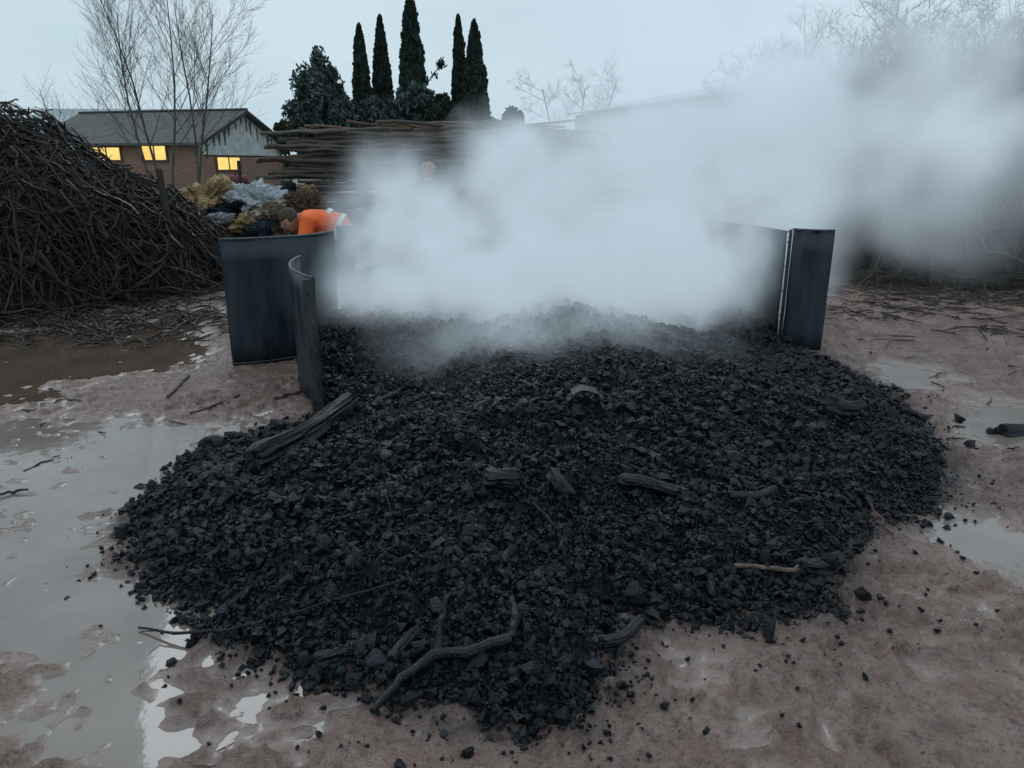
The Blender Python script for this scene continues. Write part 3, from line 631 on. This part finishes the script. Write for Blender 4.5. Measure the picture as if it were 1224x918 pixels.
def hwin(side,a_,w,z0,z1):
    if side=='long': f=lambda u,o,z:W(-o,u,z)
    else: f=lambda u,o,z:W(u,-o,z)
    off=lambda d:tuple(Vector(f(0,d,0))-Vector(f(0,0,0)))
    fr=MB(); t_=.07
    for (u0,u1,v0,v1) in ((a_-t_,a_,z0-t_,z1+t_),(a_+w,a_+w+t_,z0-t_,z1+t_),(a_,a_+w,z0-t_,z0),(a_,a_+w,z1,z1+t_),(a_+w/2-.025,a_+w/2+.025,z0,z1)):
        fr.prism([f(u0,.04,v0),f(u1,.04,v0),f(u1,.04,v1),f(u0,.04,v1)],off(.05))
    fo=fr.build('window',M['frame'],root,O); MB().prism([f(a_,.042,z0),f(a_+w,.042,z0),f(a_+w,.042,z1),f(a_,.042,z1)],off(.015)).build('pane',M['lit'],fo,O)
hwin('long',1.6,1.15,1.75,2.3); hwin('long',3.9,1.4,1.75,2.25); hwin('gable',1.0,1.6,1.35,1.85)
def barn(label,cn,wd,lz,Lb,ev,rd,mw,mr_):
    c=Vector(cn); a=Vector(wd).normalized(); W2=lz; root=E('barn',label,'barn',(c.x,c.y,0)); O=(c.x,c.y,0); b=Vector((-a.y,a.x))
    def Q(u,v,z): p=c+a*u+b*v; return (p.x,p.y,z)
    MB().prism([Q(0,0,0),Q(Lb,0,0),Q(Lb,0,ev),Q(0,0,ev)],tuple(Vector(Q(0,W2,0))-Vector(Q(0,0,0)))).build('wall',mw,root,O)
    mb=MB()
    for s_ in (0,1):
        v0=-.3 if s_==0 else W2+.3; mb.prism([Q(-.3,v0,ev+.01),Q(-.3,W2/2,rd),Q(Lb+.3,W2/2,rd),Q(Lb+.3,v0,ev+.01)],(0,0,.08))
    mb.build('roof',mr_,root,O)
    for u in (-.001,Lb-.2):
        MB().prism([Q(u,.02,ev+.002),Q(u,W2-.02,ev+.002),Q(u,W2/2,rd-.02)],tuple(Vector(Q(.2,0,0))-Vector(Q(0,0,0)))).build('gable',mw,root,O)
    for i in range(int(Lb/.9)): MB().prism([Q(.4+i*.9,-.03,.1),Q(.46+i*.9,-.03,.1),Q(.46+i*.9,-.03,ev-.02),Q(.4+i*.9,-.03,ev-.02)],tuple(Vector(Q(0,.028,0))-Vector(Q(0,0,0)))).build('wall_rib',mr_,root,O)
    return root
barn('pale long sheet-metal shed fading into the steam at right',(2.9,36),(6.2,-16),9,13.5,3.7,4.6,M['shed'],M['shed'])
barn('distant barn with pale roof behind the brick house',(-37,58),(1,.05),9,12,3.3,5.7,M['shed'],M['shed'])
# ---------------------------------------------------------------- trees
def bare_tree(base,h,label,stems=1,spread=.4,m='bare',dep=4,kids=6,r0=.12,up=.6,group=None,name='bare_tree',thick=.5,mn=.006):
    root=E(name,label,'tree',base,group=group); tm=MB(); cm=MB(); O=base; b0=Vector(base)
    def grow(p,d,L_,r,depth):
        k=5; pts=[p.copy()]; q=p.copy(); dd=d.copy()
        for i in range(k):
            dd=(dd+Vector((random.uniform(-.13,.13),random.uniform(-.13,.13),.06*up))).normalized(); q=q+dd*L_/k; pts.append(q.copy())
        mb=tm if depth==dep else cm
        mb.tube(pts,[r*(1-.16*i) for i in range(k+1)],6 if depth==dep else 3,cap=False)
        if depth<=1: return
        n=kids if depth>2 else kids-1
        if depth==dep: n=int(kids*1.8)
        for j in range(n):
            t=(.28 if depth==dep else .15)+.8*(j+random.random())/n*.9; t=min(t,.98); i=min(int(t*k),k-1); f=t*k-i; pp=pts[i].lerp(pts[i+1],f); dr=(pts[i+1]-pts[i]).normalized()
            a=random.uniform(0,6.28); o_=dr.orthogonal().normalized(); o_=Matrix.Rotation(a,3,dr)@o_; nd=(dr*up+o_*(1.15-up*.5)).normalized()
            grow(pp,nd,L_*random.uniform(.34,.5)*(1.2-t*.5),max(r*(1-.7*t)*thick,mn),depth-1)
    for s_ in range(stems):
        a=s_*2.4; d_=Vector((math.cos(a)*spread,math.sin(a)*spread*.6,1)).normalized() if stems>1 else Vector((.02,0,1))
        grow(b0+Vector((math.cos(a)*.12*stems,math.sin(a)*.1*stems,-.1)),d_,h*random.uniform(.85,1),r0,dep)
    tm.build('trunk',M[m],root,O,smooth=True); cm.build('crown',M[m],root,O); return root
def tb(px,Y): t=at(px,200,Y); return (t[0],Y,0)
def hz(py,Y): return at(600,py,Y)[2]
bare_tree(tb(208,24),hz(0,24)+.7,'tall bare multi-stemmed tree in front of the brick house',stems=5,spread=.13,dep=4,kids=8,r0=.05,up=1.0,mn=.004,thick=.45)
bare_tree(tb(-45,22),hz(50,22)*1.1,'bare tree whose branches enter at the upper left edge',dep=4,kids=8,r0=.12,up=.45)
bare_tree(tb(88,60),hz(95,60),'small distant bare tree left of the brick house roof',stems=3,spread=.4,dep=3,kids=8,r0=.08,up=.7,m='bareg')
bare_tree(tb(690,40),hz(85,40),'pale bare tree at the left end of the long shed',stems=3,spread=.3,dep=4,kids=7,r0=.07,up=.6,m='bareg')
for i,(px,py,Y,lb) in enumerate([(1015,40,19,'misty bare tree above the middle of the right brush heap'),(1080,18,20,'tallest misty bare tree behind the right brush heap'),(1145,28,19,'misty bare tree second from the right edge'),(1212,20,20,'misty bare tree at the right photo edge'),(950,75,21,'low misty bare tree at the end of the pale shed')]):
    bare_tree(tb(px,Y),hz(py,Y)*1.05,lb,stems=5,spread=.30,dep=4,kids=9,r0=.09,up=.55,m='bareg',thick=.55)
def leaves(pos,size,m,name,parent,O,upw=.5):
    n=len(pos); R_=rotmats(n); q=np.array([[-1,-.45,0],[1,-.45,0],[1,.45,0],[-1,.45,0]],float)*.5
    s_=size*RNG.uniform(.6,1.4,(n,1,1)); v=np.einsum('nij,kj->nki',R_,q)*s_
    if upw: v[:,:,2]*=1+upw
    v=v+pos[:,None,:]; Fq=np.arange(n*4).reshape(n,4); return np_mesh(name,v.reshape(-1,3),Fq,m,origin=O,parent=parent)
def cypress(px,w,pt,Y,label):
    b=tb(px,Y); h=at(px,pt,Y)[2]; R=w*Y/F/2*1.02; root=E('cypress_tree',label,'tree',b)
    MB().tube([(b[0],b[1],-.1),(b[0],b[1],h*.5),(b[0],b[1],h*.92)],[R*.18,R*.12,.02],7).build('trunk',M['trunk'],root,b)
    n=9000; t=RNG.random(n)**.85; th=RNG.uniform(0,2*math.pi,n); prof=np.clip(t*9+.45,0,1)*(1-t**2.2)**.75
    bulge=1+.18*vn(th*1.1+px,t*14)+.16*vn(th*3,t*40+px)
    rr=R*prof*bulge*np.sqrt(RNG.uniform(.35,1.02,n)); z=.3+t*(h-.3)
    pos=np.stack([b[0]+rr*np.cos(th),b[1]+rr*np.sin(th),z],1); leaves(pos,.20,M['cyp'],'crown',root,b,1.2)
for a_ in [(438,25,32,44,'short slim cypress, leftmost of the row of cypresses'),(462,25,22,45,'slim cypress second from the left in the row'),(497,35,-6,43,'tallest cypress in the middle of the row'),(551,22,22,46,'slim cypress of the right-hand pair, left one'),(569,34,28,44,'broad cypress of the right-hand pair, right one')]: cypress(*a_)
def broad(px,w,pt,pb,Y,label,m,name='tree',cat='tree',leaf=.22,n=9000,nc=26,cone=0,cs=(.2,.36)):
    b=tb(px,Y); top=at(px,pt,Y)[2]; bot=max(0,at(px,pb,Y)[2]); R=w*Y/F/2; root=E(name,label,cat,b)
    cz=(top+bot)/2; rz=(top-bot)/2; tr=MB(); tr.tube([(b[0],b[1],-.1),(b[0]+.1,b[1],cz*.6),(b[0],b[1],top-.4*rz)],[.05*R+.06,.04*R+.05,.03],7)
    P_=[]
    for i in range(nc):
        v=RNG.normal(size=3); v/=np.linalg.norm(v); rr=RNG.random()**.4*.80; 
        tp=1-cone*max(0,v[2]*rr)
        if cone: tp*=1+.35*max(0,-v[2]*rr)
        c_=np.array([b[0]+v[0]*R*rr*tp,b[1]+v[1]*R*rr*tp,cz+v[2]*rz*rr]); k=n//nc
        tr.tube([(b[0],b[1],cz-rz*.5),tuple((c_+np.array([b[0],b[1],cz]))/2),tuple(c_)],[.05,.035,.015],4)
        q=RNG.normal(size=(k,3)); q/=np.linalg.norm(q,axis=1)[:,None]; q*=(RNG.random((k,1))**.6)*1.15; P_.append(c_+q*np.array([R,R,rz])*RNG.uniform(*cs))
    tr.build('trunk',M['trunk'],root,b); leaves(np.concatenate(P_),leaf,M[m],'crown',root,b,.2); return root
broad(387,86,46,215,40,'bushy blue-green evergreen tree left of the cypresses','ever','evergreen_tree',n=20000,nc=100,leaf=.17,cone=.6,cs=(.08,.22))
broad(395,95,110,210,41,'lower evergreen bush spreading beneath the bushy blue-green tree','ever','evergreen_bush','bush',n=9000,nc=50,leaf=.17,cs=(.12,.26))
broad(500,56,98,165,42,'dark rounded evergreen bush under the tallest cypress','ever','evergreen_bush','bush',nc=40,cs=(.14,.3))
broad(530,40,110,165,40,'dark bush between the cypress groups','cyp','evergreen_bush','bush',nc=40,cs=(.14,.3))
broad(455,54,112,175,41,'bush below the two slim cypresses','ever','evergreen_bush','bush',n=8000,nc=40,cs=(.14,.3))
broad(614,24,127,165,42,'small rounded dark bush right of the cypresses','cyp','evergreen_bush','bush',n=4000,nc=20)
broad(590,30,140,170,43,'low bush behind the log stack','bush','evergreen_bush','bush',n=3000,nc=20)
broad(345,30,140,185,38,'bush at the corner of the brick house','bush','evergreen_bush','bush',n=4000,nc=20,cs=(.14,.3))
b=tb(503,43); root=E('young_tree','thin leaning young tree with a leaf tuft right of the tallest cypress','tree',b); t1=at(518,88,43); t2=at(528,78,43)
MB().tube([b,(b[0]+.1,43,4),at(505,110,43),t1,t2],[.06,.05,.04,.03,.02],5).build('trunk',M['trunk'],root,b)
pos=np.concatenate([RNG.normal(size=(90,3))*np.array([.12,.12,.12])+np.array(at(527,77,43)),RNG.normal(size=(20,3))*.08+np.array(at(519,90,43))]); leaves(pos,.14,M['cyp'],'crown',root,b)
pos=[];
for i in range(16000):
    x=random.uniform(-75,75); h=2.6+1.6*float(fbm(np.array([x]),np.array([0.]),.15,3)[0]); pos.append((x,85+random.uniform(-2,2)+.0*x,random.random()**.7*h))
o=leaves(np.array(pos),.7,M['bush'],'far_wood',None,(0,85,0)); tag(o,'low grey-green belt of far-off woodland on the horizon','woodland',kind='stuff')
# ---------------------------------------------------------------- people
def skinned(name,chains,m,parent,O,sub=2):
    vs=[];es=[];rs=[];idx={}
    for ch in chains:
        prev=None
        for p,r in ch:
            key=tuple(round(a,4) for a in p)
            if key not in idx: idx[key]=len(vs); vs.append(p); rs.append(r)
            if prev is not None and prev!=idx[key]: es.append((prev,idx[key]))
            prev=idx[key]
    me=bpy.data.meshes.new(name); me.from_pydata(vs,es,[]); o=bpy.data.objects.new(name,me); C.objects.link(o)
    md=o.modifiers.new('s','SKIN'); md.use_smooth_shade=True
    for i,sv in enumerate(me.skin_vertices[0].data): sv.radius=(rs[i] if not isinstance(rs[i],tuple) else rs[i][0],rs[i] if not isinstance(rs[i],tuple) else rs[i][1]); sv.use_root=(i==0)
    s_=o.modifiers.new('u','SUBSURF'); s_.levels=sub; s_.render_levels=sub
    dg=bpy.context.evaluated_depsgraph_get(); m2=bpy.data.meshes.new_from_object(o.evaluated_get(dg)); o.modifiers.clear(); o.data=m2; m2.materials.clear(); m2.materials.append(m)
    m2.polygons.foreach_set('use_smooth',[True]*len(m2.polygons)); o.parent=parent; return o
def headmesh(c,R_,parts):
    bm=bmesh.new(); bmesh.ops.create_icosphere(bm,subdivisions=4,radius=1)
    for v in bm.verts:
        x,y,z=v.co
        X=x*.078*(1-.22*max(0,-z)); Y=y*.098*(1-.10*max(0,-z)); Z=z*.122
        if y<0:
            Y-=.028*math.exp(-((x/.16)**2+((z+.12)/.22)**2)); Y+=.010*math.exp(-(((abs(x)-.38)/.2)**2+((z-.05)/.14)**2)); Y-=.006*math.exp(-((x/.35)**2+((z+.5)/.08)**2)); Y-=.010*math.exp(-((x/.35)**2+((z+.85)/.2)**2))
        if abs(x)>.85: X+=math.copysign(.016*math.exp(-((y-.02)/.18)**2-((z+.05)/.25)**2),x)
        v.co=c+R_@Vector((X,Y,Z))
    return bm
def person(root,pel,chains_body,cl,headc,R_,O):
    body=skinned('body',chains_body,M['skin'],root,O); bm=headmesh(Vector(headc),R_,None); bm2=bmesh.new(); bm2.from_mesh(body.data); me=bpy.data.meshes.new('h'); bm.to_mesh(me); bm2.from_mesh(me); bm2.to_mesh(body.data)
    body.data.polygons.foreach_set('use_smooth',[True]*len(body.data.polygons))
    for s_ in (-1,1):
        bmx=bmesh.new(); bmesh.ops.create_icosphere(bmx,subdivisions=2,radius=.011); mm=bpy.data.meshes.new('eye'); bmx.to_mesh(mm); mm.materials.append(M['eye']); o=bpy.data.objects.new('eye',mm); C.objects.link(o); o.parent=root; o.location=Vector(headc)+R_@Vector((s_*.030,-.083,.008))
    for nm,ch,mt in cl: skinned(nm,ch,M[mt],root,O)
def cap(root,headc,R_,nm,m,low,sc=1.10,front=.25):
    bm=headmesh(Vector((0,0,0)),Matrix.Identity(3),None)
    dl=[v for v in bm.verts if v.co.z<low*.122+(front*.122 if v.co.y<-.04 else 0)-(.04 if v.co.y>.05 else 0)]; bmesh.ops.delete(bm,geom=dl,context='VERTS')
    for v in bm.verts: v.co=Vector(headc)+R_@(Vector((v.co.x*sc,v.co.y*sc,v.co.z*sc+.004)))
    me=bpy.data.meshes.new(nm); bm.to_mesh(me); me.materials.append(M[m]); me.polygons.foreach_set('use_smooth',[True]*len(me.polygons)); o=bpy.data.objects.new(nm,me); C.objects.link(o); o.parent=root
    md=o.modifiers.new('t','SOLIDIFY'); md.thickness=.012; return o
def hand(w,d,side):
    w=Vector(w);d=Vector(d).normalized(); s_=Vector(side).normalized(); up=d.cross(s_); ch=[[(tuple(w),.026),(tuple(w+d*.05),(.036))]]
    palm=w+d*.05
    for i,(o_,l) in enumerate(((-.030,.065),(-.010,.075),(.010,.072),(.030,.055))):
        a=palm+s_*o_+d*.03; b=a+d*l*.5+up*.012; c_=b+d*l*.4+up*.03; ch.append([(tuple(palm),.036),(tuple(a),.011),(tuple(b),.009),(tuple(c_),.007)])
    a=w+s_*-.035+d*.02; b=a+s_*-.02+d*.03+up*.01; c_=b+d*.025+up*.01; ch.append([(tuple(w),.026),(tuple(a),.014),(tuple(b),.011),(tuple(c_),.009)])
    return ch
def mk_person(base,label,J,headc,R_,top,topm,hatnm,hatm,hatlow,hfront,fat=1):
    root=E('person',label,'person',base); j=J
    limbs=[[(j['pel'],.11*fat),(j['sp'],.10*fat),(j['ch'],.10*fat),(j['nk'],.050),(tuple(headc),.055)]]
    for s_ in ('l','r'):
        limbs.append([(j['ch'],.10*fat),(j['sh'+s_],.05),(j['el'+s_],.040),(j['wr'+s_],.026)]); limbs+=hand(j['wr'+s_],Vector(j['wr'+s_])-Vector(j['el'+s_]),(0,1,0) if s_=='l' else (0,-1,0))
        limbs.append([(j['pel'],.11*fat),(j['hp'+s_],.085),(j['kn'+s_],.06),(j['an'+s_],.04),(j['to'+s_],.035)])
    nk=Vector(j['nk']); chv=Vector(j['ch']); col=tuple(chv.lerp(nk,.8))
    cl=[(top,[[(j['pel'],.165*fat),(j['sp'],.165*fat),(j['ch'],.17*fat),(col,.085)]]+[[(j['ch'],.17*fat),(j['sh'+s_],.088),(j['el'+s_],.066),(j['cu'+s_],.05)] for s_ in 'lr'],topm),
        ('trousers',[[(j['pel'],.155*fat),(j['hp'+s_],.115),(j['kn'+s_],.085),(j['an'+s_],.072)] for s_ in 'lr'],'navy')]
    person(root,None,limbs,cl,headc,R_,base)
    for s_ in 'lr':
        a=Vector(j['an'+s_]); b=Vector(j['to'+s_]); skinned('boot',[[(tuple(a+Vector((0,0,.12))),.06),(tuple(a),.055),(tuple(b),.048)]],M['boot'],root,base)
    cap(root,headc,R_,hatnm,hatm,hatlow,front=hfront); return root
Js=dict(pel=(0,0,.95),sp=(0,0,1.1),ch=(0,0,1.30),nk=(0,0,1.47))
for s_,k in (('l',-1),('r',1)):
    Js.update({'sh'+s_:(k*.19,0,1.38),'el'+s_:(k*.25,.0,1.12),'wr'+s_:(k*.22,-.18,.95),'cu'+s_:(k*.223,-.16,.965),'hp'+s_:(k*.1,0,.88),'kn'+s_:(k*.11,-.01,.5),'an'+s_:(k*.11,.02,.08),'to'+s_:(k*.13,-.14,.045)})
hp_=at(512,200,9.4)
mk_person((hp_[0],9.4,hp_[2]-1.60),'person in dark cap standing behind the kiln, half lost in steam',Js,(0,-.02,1.60),Matrix.Identity(3),'jacket','navy','cap','navy',.25,.25)
hb=at(350,262,8.1); base=(hb[0]+.60,8.1,0); zz=hb[2]
Jb=dict(pel=(0,0,.91),sp=(-.16,-.02,1.00),ch=(-.37,-.04,1.06),nk=(-.48,-.06,1.06))
for s_,k in (('l',-1),('r',1)):
    Jb.update({'sh'+s_:(-.39,k*.18-.04,1.02),'el'+s_:(-.44,k*.22-.04,.78),'wr'+s_:(-.53,k*.16-.04,.60),'cu'+s_:(-.522,k*.164-.04,.62),'hp'+s_:(.02,k*.1,.86),'kn'+s_:(-.09,k*.13,.48),'an'+s_:(.03,k*.13,.08),'to'+s_:(-.13,k*.14,.045)})
Rb=Matrix.Rotation(math.radians(-55),3,'Z')@Matrix.Rotation(math.radians(35),3,'X')
rt=mk_person(base,'person in orange high-visibility jacket bending down behind the left kiln panels',Jb,(-.60,-.10,zz),Rb,'jacket','orange','hair','hair',-.1,.4,fat=.85)
mb=MB()
for t_ in (.25,.62):
    c_=Vector(Jb['pel']).lerp(Vector(Jb['ch']),t_); dr=(Vector(Jb['ch'])-Vector(Jb['pel'])).normalized(); s1=Vector((0,1,0)); s2=dr.cross(s1)
    rr=.150
    pts=[c_+(s1*math.cos(a)+s2*math.sin(a))*rr for a in np.linspace(0,2*math.pi,25)]
    for i in range(24):
        b=len(mb.v); mb.v+=[tuple(pts[i]-dr*.025),tuple(pts[i+1]-dr*.025),tuple(pts[i+1]+dr*.025),tuple(pts[i]+dr*.025)]; mb.f.append((b,b+1,b+2,b+3))
mb.build('reflective_band',M['reflect'],rt)
# ---------------------------------------------------------------- steam
def steam(name,blobs,D,warp,wscale,nscale,ero,fill_glow,rate,label,vox=.12,col=(.90,.95,1),det=2.5,power=2.0,hs=1.0):
    mb=bmesh.new()
    B=[]
    for (px,py,Y,rx,ry,rz,w) in blobs:
        c_=at(px,py,Y); B.append((c_,(rx,ry,rz),w)); 
        r_=bmesh.ops.create_icosphere(mb,subdivisions=3,radius=1,matrix=Matrix.Translation(c_)@Matrix.Diagonal((rx*hs,ry*hs,rz*hs,1)))
    me=bpy.data.meshes.new(name); mb.to_mesh(me); mb.free(); o=bpy.data.objects.new(name,me); C.objects.link(o)
    md=o.modifiers.new('r','REMESH'); md.mode='VOXEL'; md.voxel_size=vox
    dg=bpy.context.evaluated_depsgraph_get(); m2=bpy.data.meshes.new_from_object(o.evaluated_get(dg)); o.modifiers.clear(); o.data=m2
    m=bpy.data.materials.new(name); m.use_nodes=True; nt=m.node_tree; N=nt.nodes; L=nt.links; N.remove(N['Principled BSDF'])
    out=N['Material Output']; tc=N.new('ShaderNodeTexCoord'); pos=tc.outputs['Object']
    def vm(op,a,b=None):
        n=N.new('ShaderNodeVectorMath'); n.operation=op; L.new(a,n.inputs[0])
        if isinstance(b,tuple): n.inputs[1].default_value=b
        elif b is not None: L.new(b,n.inputs[1])
        return n
    def ma(op,a,b):
        n=N.new('ShaderNodeMath'); n.operation=op
        for i,v in enumerate((a,b)):
            if isinstance(v,(int,float)): n.inputs[i].default_value=v
            else: L.new(v,n.inputs[i])
        return n.outputs[0]
    nz=N.new('ShaderNodeTexNoise'); nz.inputs['Scale'].default_value=wscale; nz.inputs['Detail'].default_value=det; nz.inputs['Roughness'].default_value=.5; L.new(pos,nz.inputs['Vector'])
    sb=vm('SUBTRACT',nz.outputs['Color'],(.5,.5,.5)); sc=vm('MULTIPLY',sb.outputs[0],(warp*3,warp*3,warp*3)); pw=vm('ADD',pos,sc.outputs[0]).outputs[0]
    tot=None
    for c_,r_,w in B:
        a_=vm('SUBTRACT',pw,tuple(c_)); b_=vm('DIVIDE',a_.outputs[0],tuple(r_)); l_=vm('LENGTH',b_.outputs[0])
        mr=N.new('ShaderNodeMapRange'); mr.interpolation_type='LINEAR'; mr.clamp=True; L.new(l_.outputs['Value'],mr.inputs[0]); mr.inputs[1].default_value=.05; mr.inputs[2].default_value=.95; mr.inputs[3].default_value=1; mr.inputs[4].default_value=0
        v=ma('POWER',mr.outputs[0],power); v=ma('MULTIPLY',v,w)
        tot=v if tot is None else ma('ADD',tot,v)
    n2=N.new('ShaderNodeTexNoise'); n2.inputs['Scale'].default_value=nscale; n2.inputs['Detail'].default_value=det; n2.inputs['Roughness'].default_value=.55; L.new(pw,n2.inputs['Vector'])
    er=N.new('ShaderNodeMapRange'); L.new(n2.outputs[0],er.inputs[0]); er.inputs[1].default_value=.36; er.inputs[2].default_value=.64; er.inputs[3].default_value=1-ero; er.inputs[4].default_value=1+ero*.6
    dn=ma('MULTIPLY',tot,er.outputs[0]); dn=ma('MAXIMUM',dn,0); dn=ma('MULTIPLY',dn,D)
    pv=N.new('ShaderNodeVolumePrincipled'); pv.inputs['Color'].default_value=(*col,1); pv.inputs['Anisotropy'].default_value=.0; L.new(dn,pv.inputs['Density'])
    pv.inputs['Emission Color'].default_value=(.76,.90,1,1); L.new(ma('MULTIPLY',dn,fill_glow),pv.inputs['Emission Strength'])  # steam glows with its density, in place of light scattered many times inside it
    L.new(pv.outputs[0],out.inputs['Volume']); m.cycles.volume_step_rate=rate
    m2.materials.clear(); m2.materials.append(m); tag(o,label,'steam',kind='stuff'); return o
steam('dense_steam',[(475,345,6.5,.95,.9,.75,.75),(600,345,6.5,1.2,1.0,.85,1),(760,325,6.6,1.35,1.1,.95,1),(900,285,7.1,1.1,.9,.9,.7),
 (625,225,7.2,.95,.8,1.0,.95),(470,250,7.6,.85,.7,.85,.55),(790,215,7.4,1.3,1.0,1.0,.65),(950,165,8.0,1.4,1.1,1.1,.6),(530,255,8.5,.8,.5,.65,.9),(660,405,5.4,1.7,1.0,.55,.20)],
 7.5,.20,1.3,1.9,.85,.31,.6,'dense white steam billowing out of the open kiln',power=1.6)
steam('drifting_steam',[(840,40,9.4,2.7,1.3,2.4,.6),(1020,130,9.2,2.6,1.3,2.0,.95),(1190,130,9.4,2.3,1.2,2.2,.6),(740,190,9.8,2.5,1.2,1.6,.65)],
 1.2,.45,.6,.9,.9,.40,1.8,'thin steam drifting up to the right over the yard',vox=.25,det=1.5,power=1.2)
# ---------------------------------------------------------------- world, light, camera
w=bpy.data.worlds.new('World'); S.world=w; w.use_nodes=True; nt=w.node_tree; N=nt.nodes; L=nt.links; bg=N['Background']
sk=N.new('ShaderNodeTexSky'); sk.sky_type='NISHITA'; sk.sun_disc=False; sk.sun_elevation=math.radians(12); sk.sun_rotation=math.radians(-60)
sm=N.new('ShaderNodeVectorMath'); sm.operation='SCALE'; sm.inputs['Scale'].default_value=.05; L.new(sk.outputs[0],sm.inputs[0])
tc=N.new('ShaderNodeTexCoord'); mp=N.new('ShaderNodeMapping'); mp.inputs['Scale'].default_value=(1,1,3.5); L.new(tc.outputs['Generated'],mp.inputs[0])
nz=N.new('ShaderNodeTexNoise'); nz.inputs['Scale'].default_value=1.8; nz.inputs['Detail'].default_value=4; L.new(mp.outputs[0],nz.inputs['Vector'])
mr=N.new('ShaderNodeMapRange'); mr.inputs[1].default_value=.35; mr.inputs[2].default_value=.7; L.new(nz.outputs[0],mr.inputs[0])
mx=N.new('ShaderNodeMix'); mx.data_type='RGBA'; mx.inputs[6].default_value=(.52,.69,.79,1); mx.inputs[7].default_value=(.66,.80,.88,1); L.new(mr.outputs[0],mx.inputs[0])
m2=N.new('ShaderNodeMix'); m2.data_type='RGBA'; m2.inputs[0].default_value=.08; L.new(mx.outputs[2],m2.inputs[6]); L.new(sm.outputs[0],m2.inputs[7]); L.new(m2.outputs[2],bg.inputs[0]); bg.inputs[1].default_value=1.0
sl=bpy.data.lights.new('sun','SUN'); sl.energy=.45; sl.angle=math.radians(30); sl.color=(.9,.95,1); so=bpy.data.objects.new('sun',sl); C.objects.link(so); so.rotation_euler=(math.radians(-50),math.radians(-15),0)
cam=bpy.data.cameras.new('camera'); cam.sensor_width=36; cam.lens=F/1224*36; cam.clip_end=1000; cam.clip_start=.05
co=bpy.data.objects.new('camera',cam); C.objects.link(co); co.location=(0,0,CH); co.rotation_euler=(math.pi/2-PITCH,0,0); S.camera=co
S.view_settings.view_transform='Standard'; S.view_settings.look='None'; S.view_settings.exposure=0
